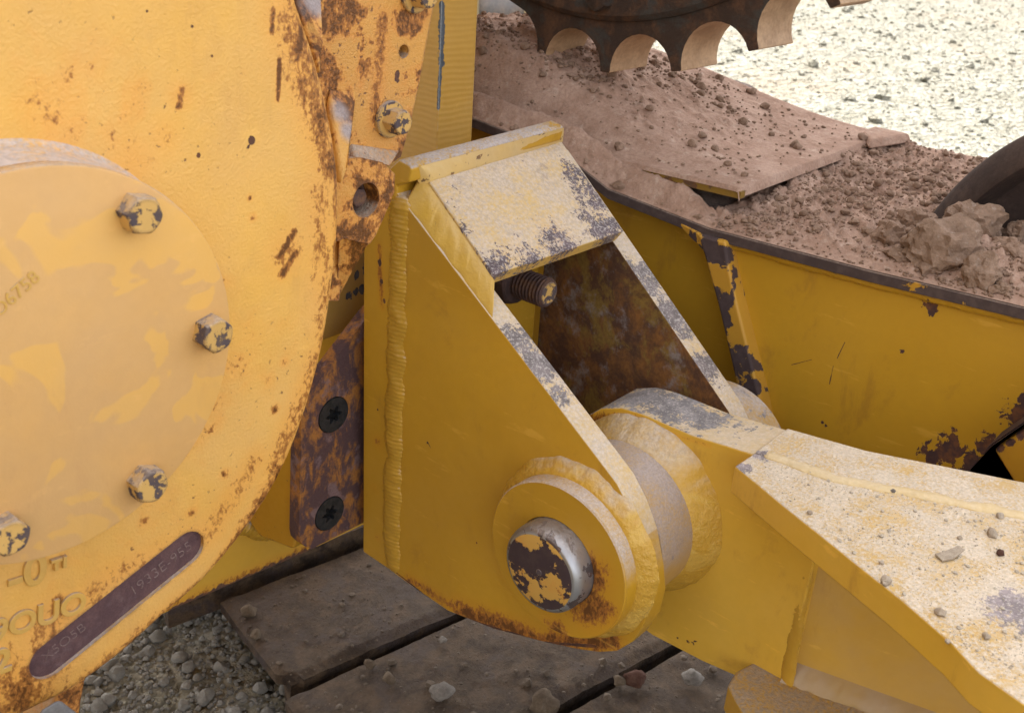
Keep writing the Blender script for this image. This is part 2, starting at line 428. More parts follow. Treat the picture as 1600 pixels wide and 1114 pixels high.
def rock(c, r, seed, bm=None, sub=3, sq=(1, 1, 1), rough=0.28, facet=True, sink=0.0):
    bm = bm or bmesh.new()
    t = bmesh.new(); bmesh.ops.create_icosphere(t, subdivisions=sub, radius=1.0)
    rnd = random.Random(seed)
    planes = [(Vector((rnd.gauss(0, 1), rnd.gauss(0, 1), rnd.gauss(0, 1))).normalized(), rnd.uniform(0.62, 0.95)) for _ in range(11 if facet else 5)]
    vm = {}
    rotm = Matrix.Rotation(rnd.uniform(0, 6.28), 3, 'Z')
    for v in t.verts:
        p = v.co.copy()
        for n_, h in planes:
            q = p.dot(n_)
            if q > h: p -= n_*(q-h)*0.92
        s = Vector((seed*3.1, seed*1.7, seed*0.9))
        p *= 1+rough*0.5*mnoise.noise(p*1.7+s)+rough*0.35*mnoise.noise(p*4.5+s)+rough*0.18*mnoise.noise(p*11+s)
        p = rotm @ Vector((p.x*sq[0], p.y*sq[1], p.z*sq[2]))
        vm[v] = bm.verts.new(Vector(c)+p*r)
    for f in t.faces: bm.faces.new([vm[v] for v in f.verts])
    t.free(); return bm
def circ(cx, cy, r, n=32, a0=0.0, a1=2*math.pi): return [(cx+r*math.cos(a0+(a1-a0)*i/n), cy+r*math.sin(a0+(a1-a0)*i/n)) for i in range(n)]
def text_bm(txt, size, origin, right, up, depth, bold=0.0, bm=None, align='LEFT'):
    cu = bpy.data.curves.new('lettering', 'FONT'); cu.body = txt; cu.size = size; cu.extrude = depth; cu.align_x = align
    cu.offset = bold; cu.bevel_depth = min(0.0006, depth*0.4); cu.bevel_resolution = 1
    o = bpy.data.objects.new('lettering', cu); COL.objects.link(o)
    bpy.context.view_layer.update()
    me = bpy.data.meshes.new_from_object(o.evaluated_get(bpy.context.evaluated_depsgraph_get()))
    bpy.data.objects.remove(o); bpy.data.curves.remove(cu)
    right = Vector(right).normalized(); up = Vector(up); up = (up-right*up.dot(right)).normalized(); nn = right.cross(up)
    bm = bm or bmesh.new(); vs = [bm.verts.new(Vector(origin)+right*v.co.x+up*v.co.y+nn*v.co.z) for v in me.vertices]
    for p in me.polygons:
        try: bm.faces.new([vs[i] for i in p.vertices])
        except ValueError: pass
    bpy.data.meshes.remove(me); return bm
def yz(p): return (p.y, p.z)
def xz(p): return (p.x, p.z)
def xy(p): return (p.x, p.y)

random.seed(11)
GZ = -1.17
# ------------------------------------------------------------------ key places
XN0, XN1 = 0.7475, 0.777                 # near cheek plate
PIN = Vector((0, 0.505, -0.645))         # pin axis (y, z)
SA = PX(777, 509, XN0); SB = PX(911, 686, XN0)
SDIR = (SB-SA).normalized(); SN = Vector((1, 0, 0)).cross(SDIR).normalized()
if SN.z < 0: SN = -SN
def slant_z(y): return SA.z+(y-SA.y)*SDIR.z/SDIR.y
YH, YC, YF = 0.66, 0.61, 0.72            # housing face, cover face, flange face
# ------------------------------------------------------------------ materials
def S(pts, f):   # spots given as sight lines on a surface: (px, py, radius)
    return [(f(px, py), r) for px, py, r in pts]
fN = lambda x, y: PX(x, y, XN0)
fH = lambda x, y: PY(x, y, YH)
fF = lambda x, y: PY(x, y, YF)
fC = lambda x, y: PY(x, y, YC)
XFW = 1.135
fW = lambda x, y: PX(x, y, XFW)

m_cast = coat('weathered_cast_paint', scuff=.7, base=(0.76, 0.42, 0.085), base2=(0.71, 0.385, 0.078), bscale=7, film=0.12, stain=0.6, stain_s=15, stain_t=0.53, stain_w=0.16,
    speck=0.85, speck_s=150, speck_t=0.635, edge=0.8, edge_r=0.006, edge_t=0.16, chip_c=(0.10, 0.045, 0.028), chip_c2=(0.17, 0.065, 0.025),
    spots=S([(392, 220, .0030), (388, 230, .0022), (310, 243, .0017), (230, 18, .0012), (331, 88, .0010), (300, 42, .0010)], fH),
    stains=[((fH(455, 20), fH(525, 260)), .026, .8), ((fH(500, 300), fH(515, 520)), .022, .62), ((fH(500, 560), fH(420, 760)), .018, .7), ((fH(400, 720), fH(330, 830)), .016, .6), ((fH(474, 40), fH(466, 90)), .007, 1), ((fH(490, 70), fH(482, 95)), .006, 1), ((fH(437, 95), fH(434, 155)), .003, 1), ((fH(458, 365), fH(438, 400)), .005, 1), ((fH(462, 395), fH(440, 430)), .005, 1), ((fH(284, 140), fH(280, 165)), .004, 1), ((fH(428, 15), fH(424, 50)), .004, .9), (fH(395, 340), .004, .8), (fH(390, 310), .003, .9), (fH(498, 265), .005, .8), (fH(375, 560), .006, .7), (fH(430, 640), .006, .8), (fH(445, 565), .006, .7), (fH(352, 740), .006, .8), (fH(300, 800), .007, .8), ((fH(183, 920), fH(178, 945)), .005, 1), ((fH(90, 940), fH(80, 1000)), .008, .9), (fH(225, 815), .006, .8), ((fH(500, 60), fH(530, 230)), .016, .75), ((fH(530, 230), fH(530, 430)), .012, .8), ((fH(528, 450), fH(480, 660)), .010, .75), ((fH(470, 690), fH(330, 905)), .012, .8), ((fH(330, 830), fH(170, 905)), .020, .6), ((fH(430, 880), fH(400, 800)), .012, .6), (fH(450, 395), .022, .6), (fH(470, 70), .03, .6), (fH(282, 150), .010, .6), (fH(80, 985), .030, .75), (fH(30, 1080), .05, .85), (fH(150, 925), .02, .6), (fH(60, 1020), .02, .7), (fH(290, 850), .03, .4),
            ((fH(310, 925), fH(100, 1095)), .016, .85), (fH(210, 250), .02, .5), (fH(255, 215), .015, .45)],
    dust=0.95, dlo=0.15, dhi=0.6, dustc=(0.50, 0.43, 0.40), rough=0.5, bump_s=400, bump_d=0.0008)
m_letter = coat('raised_letter_paint', base=(0.64, 0.37, 0.075), film=.2, stain=.3, stain_s=30, dust=.9, dlo=.2, dhi=.7, bump_s=300, bump_d=.0008)
m_flange = coat('rust_bitten_cast_paint', base=(0.64, 0.315, 0.065), base2=(0.58, 0.28, 0.06), stain=0.95, stain_s=24, stain_t=0.45, stain_w=0.14,
    speck=0.9, speck_s=170, speck_t=0.62, edge=0.9, edge_r=0.004, edge_t=0.12, chip_c=(0.10, 0.048, 0.035), chip_c2=(0.20, 0.08, 0.03),
    stains=[((fF(600, 30), fF(585, 190)), .010, .8), (fF(575, 270), .03, .7), (fF(560, 350), .03, .8)],
    spots=S([(600, 275, .006), (560, 345, .005), (590, 330, .006), (548, 345, .006), (622, 118, .005)], fF), dust=0.95, dlo=0.2, dhi=0.6, film=0.12, bump_s=400, bump_d=0.0016, off=4)
m_cover = coat('patched_cover_paint', scuff=.5, base=(0.65, 0.365, 0.12), base2=(0.62, 0.345, 0.115), fade=((0.72, 0.395, 0.085), 16, 0.55, 0.85, 0.012), speck=0.45, speck_s=190, speck_t=0.73, film=0.20,
    edge=0.25, edge_r=0.003, edge_t=0.2, dust=0.8, dlo=0.25, dhi=0.75, rough=0.5, bump_s=500, bump_d=0.00015, off=9)
m_paint = coat('yellow_plate_paint', scuff=1.0, base=(0.50, 0.29, 0.022), base2=(0.46, 0.26, 0.020), bscale=5, stain=0.22, stain_s=12, stain_t=0.62, speck=0.3, speck_s=210, speck_t=0.75, edge=0.55, edge_r=0.0022, edge_t=0.16,
    film=0.06, dust=0.9, dlo=0.3, dhi=0.75, dustc=(0.43, 0.36, 0.30), rough=0.42, bump_s=420, bump_d=0.00012, off=2)
m_bracket = coat('bracket_paint', scuff=1.7, base=(0.51, 0.278, 0.018), base2=(0.455, 0.242, 0.015), bscale=5, film=0.02, speck=0.25, speck_s=210, speck_t=0.76, edge=0.6, edge_r=0.0022, edge_t=0.16,
    stains=[((fN(640, 905), fN(720, 955)), .010, .8), ((fN(720, 955), fN(830, 995)), .020, .95), ((fN(830, 1000), fN(960, 1003)), .016, .9), (fN(930, 930), .028, .9), (fN(900, 975), .025, .8),
            ((fN(592, 390), fN(597, 480)), .005, .7), (fN(590, 690), .012, .4), (fN(585, 800), .01, .35)],
    spots=S([(745, 848, .0016), (668, 692, .0015), (592, 430, .003), (598, 470, .0025), (600, 640, .0015)], fN),
    lines=[(fN(620, 895), fN(700, 958), .0014), (fN(700, 958), fN(850, 1004), .0016), (fN(850, 1004), fN(930, 1009), .0016), (fN(668, 690), fN(673, 700), .0006)],
    dust=0.95, dlo=0.2, dhi=0.72, dustc=(0.47, 0.40, 0.345), dgrain=0.42, dgs=330, rough=0.42, bump_s=420, bump_d=0.00015, off=2)
m_slant = coat('worn_slanted_edge', base=(0.56, 0.35, 0.085), over=[(PX(815, 520, .76), .022), (PX(845, 565, .76), .026), (PX(880, 610, .76), .018), (PX(800, 480, .76), .012), (PX(1010, 440, 1.0), .03), (PX(1050, 500, .99), .03), (PX(1100, 570, .98), .025)], over_n=(45, .66, .4), over_c=(.13, .105, .10), edge=.6, edge_r=.0022, edge_t=.12, dust=0.88, dlo=0.0, dhi=0.7, dustc=(0.50, 0.43, 0.38), dgrain=0.5, dgs=280, off=5)
fCap = lambda x, y: PP(x, y, SA+SN*0.037, SN)
m_cap = coat('worn_cap_paint', base=(0.60, 0.38, 0.10), base2=(0.56, 0.35, 0.09), chip=0.6, chip_s=34, chip_t=0.62, chip_c=(0.10, 0.075, 0.085),
    edge=0.7, edge_r=0.0025, edge_t=0.12, dust=0.95, dlo=-0.2, dhi=0.7, dustc=(0.50, 0.405, 0.325), dgrain=0.42, dgs=250, rough=0.6, off=6, over_n=(26, .66, .5),
    over=[(fCap(790, 412), .032), (fCap(752, 400), .022), (fCap(840, 405), .030), (fCap(955, 345), .036), (fCap(935, 300), .030), (fCap(905, 262), .022), (fCap(890, 380), .032), (fCap(740, 350), .014), (fCap(720, 310), .011), (fCap(870, 330), .010), (fCap(820, 330), .009), (fCap(760, 300), .008), (fCap(700, 280), .007)],
    over_c=(0.085, 0.060, 0.064), stains=[(fCap(880, 365), .028, .7), (fCap(820, 380), .02, .5)])
m_inner = rusty('rusted_inner_cheek', (0.10, 0.05, 0.032), (0.27, 0.12, 0.035), 26, 0.53, 0.13, third=(0.26, 0.165, 0.04), t3=0.57, film=0.8, filmc=(0.30, 0.27, 0.275), off=1.3, bump=.0012)
m_weld = coat('painted_weld', base=(0.48, 0.267, 0.028), speck=0.3, speck_s=200, speck_t=0.72, edge=0.0, dust=0.9, dlo=0.35, dhi=0.9, dustc=(0.47, 0.40, 0.34), dgrain=0.5, rough=0.38, bump_s=300, bump_d=0.0004, off=8)
m_weld_hi = coat('painted_weld_ring', base=(0.53, 0.302, 0.040), fade=((0.58, 0.37, 0.08), 30, .56, .6, .05), speck=0.4, speck_s=200, speck_t=0.7, dust=0.85, dlo=0.45, dhi=1.0, dustc=(0.47, 0.40, 0.34), dgrain=0.5, rough=0.33, bump_s=170, bump_d=0.0022, off=18)
m_boss = coat('boss_paint', scuff=1.7, base=(0.50, 0.272, 0.018), edge=0.55, edge_r=0.0018, edge_t=0.13,
    stains=[(PX(925, 895, .718), .028, 1), (PX(915, 950, .718), .03, 1), (PX(940, 950, .718), .024, .9), (PX(870, 985, .718), .022, .9), ((PX(905, 860, .718), PX(925, 930, .718)), .012, 1)],
    lines=[(PX(820, 965, .718), PX(890, 995, .718), .0007), (PX(925, 945, .718), PX(945, 957, .718), .0007)],
    dust=0.95, dlo=0.05, dhi=0.6, dustc=(0.47, 0.40, 0.365), dgrain=0.5, dgs=420, rough=0.42, off=3)
m_pinface = coat('flaking_pin_paint', base=(0.58, 0.335, 0.075), stain=0.6, stain_s=50, stain_t=0.52, chip=1.0, chip_s=31, chip_t=0.475, chip_c=(0.045, 0.026, 0.030), chip_c2=(0.055, 0.034, 0.035), rough=0.5, off=12.4)
m_pinside = coat('bare_pin_steel', base=(0.36, 0.36, 0.38), base2=(0.28, 0.28, 0.30), chip=0.9, chip_s=44, chip_t=0.60, chip_c=(0.08, 0.06, 0.06), dust=0.6, dlo=0.3, dhi=0.95, dustc=(0.42, 0.36, 0.33), rough=0.36, metal=0.75, off=3)
m_bolt = coat('flaking_bolt_paint', base=(0.60, 0.36, 0.11), chip=1.0, chip_s=95, chip_t=0.515, edge=1.0, edge_r=0.0034, edge_t=0.05, chip_c=(0.075, 0.055, 0.062), chip_c2=(0.11, 0.075, 0.06), dust=0.8, dlo=0.3, dhi=0.9, rough=0.5, off=2)
m_rustbolt = rusty('rusted_bolt', (0.085, 0.05, 0.045), (0.17, 0.085, 0.045), 60, 0.55, third=(0.40, 0.24, 0.10), t3=0.66)
m_pad = rusty('rusted_machined_pad', (0.095, 0.050, 0.055), (0.135, 0.072, 0.072), 70, 0.5, 0.12, film=0.4, filmc=(0.20, 0.14, 0.145), rough=0.75)
m_padtext = rusty('rusted_stamping', (0.26, 0.185, 0.175), (0.17, 0.105, 0.10), 160, 0.5)
m_wear = rusty('rusted_wear_strip', (0.10, 0.056, 0.058), (0.42, 0.175, 0.04), 42, 0.535, 0.085, third=(0.22, 0.145, 0.15), t3=0.58, stretch=(1.3, 1, 0.7), bump=0.0012, off=2.1)
m_screw = rusty('blackened_screw', (0.035, 0.038, 0.042), (0.06, 0.06, 0.065), 120, 0.5, rough=0.5, metal=0.5, bump=0.0002)
m_shade_void = rusty('black_void_shade', (0.008, 0.008, 0.008), (0.012, 0.011, 0.01), 80)  # near-black stands in for deep shade in screw sockets and wall gap
m_arm = coat('arm_paint', scuff=1.7, base=(0.67, 0.395, 0.040), base2=(0.63, 0.365, 0.036), film=0.05, stain=0.12, stain_t=0.6, speck=0.35, speck_s=190, speck_t=0.74, edge=0.85, edge_r=0.0022, edge_t=0.12, edge_c=(0.10, 0.05, 0.035),
    spots=[(PX(1085, 1003, .87), .003), (PX(1075, 1000, .87), .0035), (PX(1060, 995, .87), .003)],
    lines=[(PX(1123, 790, .87), PX(1133, 850, .87), .0008), (PX(1150, 865, .87), PX(1153, 900, .87), .0008), (PX(1140, 935, .87), PX(1110, 985, .87), .0013), (PX(1050, 1000, .87), PX(1090, 1000, .87), .0018)],
    stains=[((PX(930, 655, .87), PX(1000, 660, .87)), .012, .9), ((PX(1000, 662, .87), PX(1110, 695, .87)), .003, .8), (PX(960, 665, .87), .016, .7)],
    dust=0.95, dlo=0.35, dhi=0.85, dustc=(0.55, 0.485, 0.41), dgrain=0.34, dgs=300, rough=0.42, off=7)
fA = lambda x, y: PZ(x, y, -0.53)
pt0 = lambda px, py: (lambda d: d*((-.5285+.383*.085)/(d.z+d.y*.085)))(ray(px, py))
m_armtop = coat('dusty_arm_top', base=(0.56, 0.345, 0.09), edge=0.7, edge_r=0.002, edge_t=0.13, edge_c=(0.14, 0.07, 0.045), film=0.5,
    over=[(pt0(1592, 955), .026), (pt0(1565, 940), .012), (pt0(1160, 730), .010), (pt0(1190, 712), .010)], over_n=(30, .70, .45), over_c=(.20, .165, .165), grain=.6, dust=0.95, dlo=-0.2, dhi=0.7, dustc=(0.585, 0.49, 0.385), dgrain=0.20, dgs=330, rough=0.7, speck=0.25, speck_s=300, speck_t=0.72, chip_c=(.2, .15, .1), off=7.7)
m_armworn = coat('worn_lug_edge', base=(0.56, 0.37, 0.12), over=[(PX(960, 628, .91), .05), (PX(1000, 630, .91), .05), (PX(1050, 640, .91), .045), (PX(1100, 660, .91), .028)], over_n=(40, .56, .7), over_c=(.16, .145, .145), grain=.5, edge=.6, edge_r=.002, edge_t=.12, dust=0.7, dlo=0.3, dhi=1.1, dustc=(0.56, 0.48, 0.41), dgrain=0.6, dgs=200, off=9)
m_frame = coat('frame_wall_paint', scuff=1.7, base=(0.51, 0.282, 0.022), base2=(0.47, 0.254, 0.019), bscale=3.5, speck=0.35, speck_s=150, speck_t=0.74, edge=0.5, edge_r=0.003, edge_t=0.14,
    spots=S([(1458, 480, .010), (1470, 462, .007), (1480, 700, .022), (1455, 715, .014), (1500, 708, .012), (1595, 650, .02), (1545, 705, .018), (1520, 720, .016), (1510, 735, .012), (1505, 748, .012), (1410, 548, .004), (1285, 660, .003), (1290, 665, .003)], fW),
    lines=[(fW(1320, 535), fW(1308, 560), .0005), (fW(1302, 572), fW(1296, 600), .0005), (fW(1237, 570), fW(1268, 562), .0004), (fW(1430, 762), fW(1380, 750), .006)],
    stain=0.15, stain_t=0.62, dust=0.9, dlo=0.35, dhi=0.8, dustc=(0.27, 0.20, 0.16), rough=0.38, bump_s=300, bump_d=0.0001, off=14)
m_chipped = coat('heavily_chipped_rib_paint', base=(0.50, 0.26, 0.03), chip=1.0, chip_s=22, chip_t=0.50, chip_c=(0.055, 0.035, 0.035), chip_c2=(0.075, 0.05, 0.05), off=2.7, rough=0.5)
m_frameedge = coat('bare_flange_edge', base=(0.45, 0.23, 0.02), chip=1.0, chip_s=18, chip_t=0.33, chip_c=(0.055, 0.036, 0.034), chip_c2=(0.08, 0.055, 0.05), dust=0.95, dlo=0.3, dhi=0.7, dustc=(0.27, 0.195, 0.155), rough=0.6, off=3.1)
m_dirt = earth('brown_dust', (0.32, 0.198, 0.143), (0.42, 0.280, 0.212), 22, bump=0.005, fine=220, pale=(0.48, 0.355, 0.282))
m_clod = earth('brown_clods', (0.20, 0.126, 0.086), (0.30, 0.198, 0.143), 60, bump=0.002, fine=300)
m_rock = earth('tan_rock', (0.215, 0.138, 0.095), (0.305, 0.205, 0.148), 35, bump=0.005, fine=260, pale=(0.36, 0.275, 0.22))
m_rock2 = earth('grey_rock', (0.17, 0.145, 0.12), (0.25, 0.215, 0.18), 45, bump=0.002, fine=300)
m_redrock = earth('reddish_rock', (0.075, 0.036, 0.026), (0.11, 0.06, 0.045), 50, bump=0.002, fine=300)
m_sprocket = rusty('dark_rusted_sprocket', (0.045, 0.026, 0.018), (0.10, 0.048, 0.025), 24, 0.55, 0.10, third=(0.05, 0.045, 0.04), t3=0.55, bump=0.0016)
m_tooth = rusty('lit_tooth_root', (0.34, 0.20, 0.105), (0.47, 0.30, 0.17), 18, 0.5, 0.14, stretch=(1, 0.6, 2), bump=0.0006, rough=0.6)  # paler tan puts the light on the tooth gaps into the colour
m_wheel = rusty('dark_roller', (0.035, 0.021, 0.017), (0.065, 0.040, 0.030), 20, 0.5, dust=0.45, dustc=(0.17, 0.115, 0.085), dlo=0.5)
m_shoe = rusty('muddy_track_shoe', (0.034, 0.021, 0.014), (0.104, 0.066, 0.039), 26, 0.5, 0.10, third=(0.065, 0.047, 0.043), t3=0.54, dust=0.55, dustc=(0.118, 0.080, 0.050), bump=0.0035, dlo=0.55, dhi=1.15)
m_gravel = earth('gravel_stone', (0.15, 0.138, 0.122), (0.25, 0.235, 0.212), 30, bump=0.001, fine=500)
m_cream = coat('upright_paint', scuff=1.0, base=(0.52, 0.285, 0.045), base2=(0.48, 0.26, 0.04), film=0.10, edge=0.7, edge_r=0.003, edge_t=0.12, edge_c=(0.5, 0.5, 0.5),
    lines=[(PY(691, 8, .95), PY(690, 100, .95), .005), (PY(689, 100, .95), PY(685, 170, .95), .0028)], chip_c=(0.06, 0.07, 0.085), chip_c2=(0.10, 0.11, 0.12),
    speck=0.25, speck_s=140, speck_t=0.74, dust=0.8, rough=0.45, off=5)
# flame-cut lines on the upright's edge: fine curved ridges
_m = M.__new__(M); _m.m = m_cream; _m.t = m_cream.node_tree
_bs = [n for n in _m.t.nodes if n.type == 'BSDF_PRINCIPLED'][0]; _geo = [n for n in _m.t.nodes if n.type == 'NEW_GEOMETRY'][0]
_w = _m.t.nodes.new('ShaderNodeTexWave'); _w.bands_direction = 'Z'; _w.inputs['Scale'].default_value = 42; _w.inputs['Distortion'].default_value = 5.0; _w.inputs['Detail'].default_value = 2; _w.inputs['Detail Scale'].default_value = 0.35
_m.t.links.new(_geo.outputs['Position'], _w.inputs['Vector'])
_bp = _m.t.nodes.new('ShaderNodeBump'); _bp.inputs['Distance'].default_value = 0.0006; _bp.inputs['Strength'].default_value = 0.35
_m.t.links.new(_w.outputs['Fac'], _bp.inputs['Height']); _old = _bs.inputs['Normal'].links[0].from_socket; _m.t.links.new(_old, _bp.inputs['Normal']); _m.t.links.new(_bp.outputs[0], _bs.inputs['Normal'])

def ground_mat():
    m = M('pale_gravel_ground')
    v = m.voro(17, 'F1'); v2 = m.voro(52, 'F1'); n1 = m.noise(9, 6, 0.7); n2 = m.noise(45, 5, 0.7)
    big = m.noise(0.9, 4, 0.55)
    c = m.mix(m.step(n1, 0.36, 0.64), (0.15, 0.140, 0.104), (0.25, 0.238, 0.195))
    c = m.mix(m.mul(m.step(n2, 0.46, 0.60), 0.7), c, (0.30, 0.285, 0.24))
    c = m.mix(m.mul(m.step(m.noise(30, 5, 0.7, off=4), 0.54, 0.64), 0.8), c, (0.08, 0.076, 0.056))
    c = m.mix(m.mul(m.step(big, 0.52, 0.70), 0.4), c, (0.26, 0.20, 0.14))
    m.put(m.b.inputs['Base Color'], c); m.b.inputs['Roughness'].default_value = 0.97; m.b.inputs['Specular IOR Level'].default_value = 0.1
    h = m.add(m.mul(m.step(v, 0.7, 0.05), 0.8), m.add(m.mul(m.step(v2, 0.7, 0.1), 0.35), n1))
    m.put(m.b.inputs['Normal'], m.bump(h, 0.035, 1.0)); return m.m
m_ground = ground_mat()

# ------------------------------------------------------------------ ground
bm = bmesh.new()
vv = [bm.verts.new(p) for p in ((-220, -220, GZ), (220, -220, GZ), (220, 220, GZ), (-220, 220, GZ))]; bm.faces.new(vv)
obj('ground', bm, m_ground, kind='structure', label='pale gravel ground, sunlit beyond the track frame', cat='ground')

def bigmesh(name, items, mat, flat=False, **k):
    """many tiny stones in one mesh: items = (centre, radius, seed, squash, sub)"""
    verts, faces = [], []
    tmpl = {}
    for c, r, seed, sq, sub in items:
        key = (seed % 14, sub)
        if key not in tmpl:
            t = rock((0, 0, 0), 1.0, key[0]*5+3, sub=sub); t.verts.ensure_lookup_table(); t.verts.index_update()
            tmpl[key] = ([v.co.copy() for v in t.verts], [[v.index for v in f.verts] for f in t.faces]); t.free()
        V, F = tmpl[key]; o = len(verts)
        rm = Matrix.Rotation(seed*1.37, 3, 'Z') @ Matrix.Rotation(seed*0.71, 3, 'X')
        for v in V:
            p = rm @ v; verts.append((c[0]+p.x*r, c[1]+p.y*r, c[2]+p.z*r*sq))
        faces += [[i+o for i in f] for f in F]
    me = bpy.data.meshes.new(name); me.from_pydata(verts, [], faces); me.materials.append(mat)
    o = bpy.data.objects.new(name, me); COL.objects.link(o)
    for p in me.polygons: p.use_smooth = flat is False
    if not flat: me.set_sharp_from_angle(angle=R_(28))
    for a, b in k.items(): o[a] = b
    return o
rnd = random.Random(5)
it = []
for i in range(9000):
    x = rnd.uniform(0.25, 1.0); y = rnd.uniform(0.80, 1.75)
    r = min(0.014, 0.0026*(1.0/max(1e-3, rnd.random()))**0.40)
    it.append(((x, y, GZ+r*0.35), r, rnd.randrange(999), rnd.uniform(0.6, 0.9), 2 if r > 0.007 else 1))
bigmesh('gravel', it, m_gravel, kind='stuff', label='loose grey gravel beside the track shoes', category='gravel')
it = []
for i in range(6500):
    x = rnd.uniform(4.0, 16.0); y = rnd.uniform(0.2, 7.5)
    r = 0.010*(1.0/max(1e-3, rnd.random()))**0.33
    r = min(r, 0.05)
    it.append(((x, y, GZ+r*0.25), r, rnd.randrange(999), rnd.uniform(0.5, 0.8), 1))
bigmesh('far_gravel', it, m_ground, kind='stuff', label='bright sunlit gravel beyond the dusty track frame', category='gravel')

# ------------------------------------------------------------------ machine chassis behind the housing
t_ch = thing('machine_chassis', 'yellow machine chassis plates behind the round housing, one upright with a flame-cut edge', 'chassis', (0.7, 1.0, -0.9))
a_ = PY(275, 950, .97); b_ = PY(480, 862, .97); c_ = PY(600, 805, .97)
obj('lower_plate', prism([(a_.x-.30, a_.z+.02), xz(a_), xz(b_), (c_.x, c_.z), (c_.x+.05, -0.45), (a_.x-.30, -0.45)], .97, 1.02, 'y'), 
    coat('lower_plate_paint', base=(0.60, 0.34, 0.04), base2=(0.56, 0.31, 0.035), speck=0.3, speck_s=170, speck_t=0.72, film=0.06,
         lines=[(PY(270, 953, .97), PY(390, 902, .97), .007), (PY(390, 902, .97), PY(490, 858, .97), .007)], stains=[((PY(270, 948, .97), PY(480, 858, .97)), .012, .7)], chip_c=(0.09, 0.05, 0.04), rough=0.4, off=3), t_ch, bevel=.002)
obj('back_plate', prism([(.60, -.62), (.86, -.62), (.86, -.30), (.60, -.30)], .905, .93, 'y'),
    coat('back_plate_paint', base=(0.42, 0.25, 0.055), film=0.35, spots=[(PY(555, 455, .905), .006), (PY(545, 462, .905), .008), (PY(566, 452, .905), .006), (PY(572, 420, .905), .010), (PY(580, 400, .905), .012), (PY(555, 430, .905), .006)],
         chip_c=(0.05, 0.05, 0.06), chip_c2=(0.1, 0.1, 0.12), speck=0.4, off=6), t_ch, bevel=.003)
obj('mounting_block', prism([(.8635, -.79), (.868, -.797), (.935, -.812), (.969, -.79), (.969, -.55), (.8635, -.55)], .668, .86, 'x'), 
    coat('block_paint', base=(0.50, 0.26, 0.02), stain=0.4, stain_s=20, stain_t=0.58, speck=0.9, speck_s=140, speck_t=0.64, edge=0.4, edge_r=.003, off=11), t_ch, bevel=.004)
obj('block_weld', bead([(.655, .966, -.80), (.70, .966, -.835), (.78, .966, -.84)], .013, up=(0, -1, 0), seed=5), m_weld, t_ch)
obj('upright_plate', prism([(.95, -.75), (1.75, -.75), (1.75, .12), (.95, .12)], .988, 1.056, 'x'), m_cream, t_ch, bevel=.003)
obj('hull_shade_blocker', box((-1.5, 0.98, 0.10), (1.16, 3.2, 1.75)), m_paint, t_ch, bevel=.03)  # unseen box added overhead to keep the sun off the foreground
obj('fender_shade_blocker', box((1.17, 0.55, 0.95), (2.15, 3.2, 1.03)), m_paint, t_ch, bevel=.02)  # unseen slab added to shade the track frame from sun and sky
obj('side_shade_blocker', box((-1.7, -0.5, -1.05), (-0.80, 0.975, 0.25)), m_paint, t_ch, bevel=.03)  # unseen box added at the left to darken the faces turned that way

# ------------------------------------------------------------------ round drive housing
t_h = thing('drive_housing', 'big round yellow cast housing at left with bolted circular cover and rusty stamped pad', 'housing', (0.30, 0.70, -0.5))
hp = [(455, -45), (472, 5), (494, 70), (511, 130), (524, 190), (534, 250), (538, 310), (535, 380), (527, 450), (515, 530), (497, 605), (472, 682), (441, 752), (402, 815), (352, 880), (304, 930), (255, 972), (205, 1018), (158, 1055), (115, 1085), (70, 1108), (0, 1140), (-150, 1190), (-400, 1180), (-700, 1000), (-900, 600), (-900, 200), (-700, -150), (-350, -380), (50, -420), (330, -260)]
hout = [xz(fH(*p)) for p in hp]
# refine the outline
def subdiv(pts, k=2):
    for _ in range(k):
        n = len(pts); out = []
        for i in range(n):
            p0, p1, p2, p3 = pts[i-1], pts[i], pts[(i+1) % n], pts[(i+2) % n]
            out.append(p1); out.append(tuple((-p0[j]+9*p1[j]+9*p2[j]-p3[j])/16 for j in range(2)))
        pts = out
    return pts
hout = subdiv(hout, 1)
def inset(pts, d):
    n = len(pts); ar = sum(pts[i][0]*pts[(i+1) % n][1]-pts[(i+1) % n][0]*pts[i][1] for i in range(n)); sg = 1 if ar > 0 else -1; out = []
    for i in range(n):
        t = Vector(pts[(i+1) % n])-Vector(pts[i-1]); nn = Vector((-t.y, t.x)).normalized()*sg; out.append((pts[i][0]+nn.x*d, pts[i][1]+nn.y*d))
    return out
def rounded_prism_y(pts, y0, y1, r, holes=(), k=5):
    bm = bmesh.new(); rings = []
    for i in range(k+1):
        an = math.pi/2*i/k; rings.append([bm.verts.new((u, y0+r*(1-math.sin(an)), v)) for u, v in inset(pts, r*(1-math.cos(an)))])
    # rings[0] = side (full outline at y0+r), rings[k] = front inset
    rings = [[bm.verts.new((u, y1, v)) for u, v in pts]]+rings
    n = len(pts)
    for A, B in zip(rings, rings[1:]):
        for i in range(n): bm.faces.new((A[i], A[(i+1) % n], B[(i+1) % n], B[i]))
    bm.faces.new(rings[0])
    front = rings[-1]; hv = []
    loops = [[Vector((v.co.x, v.co.z, 0)) for v in front]]; flat = list(front)
    for h in holes:
        hvts = [bm.verts.new((u, y0, v)) for u, v in h]; loops.append([Vector((u, v, 0)) for u, v in h]); flat += hvts; hv.append(hvts)
    for t in tessellate_polygon(loops):
        try: bm.faces.new([flat[i] for i in t])
        except ValueError: pass
    for hvts in hv:
        dv = [bm.verts.new((v.co.x, y0+.010, v.co.z)) for v in hvts]
        for i in range(len(hvts)):
            j = (i+1) % len(hvts); bm.faces.new((hvts[i], hvts[j], dv[j], dv[i]))
    return bm
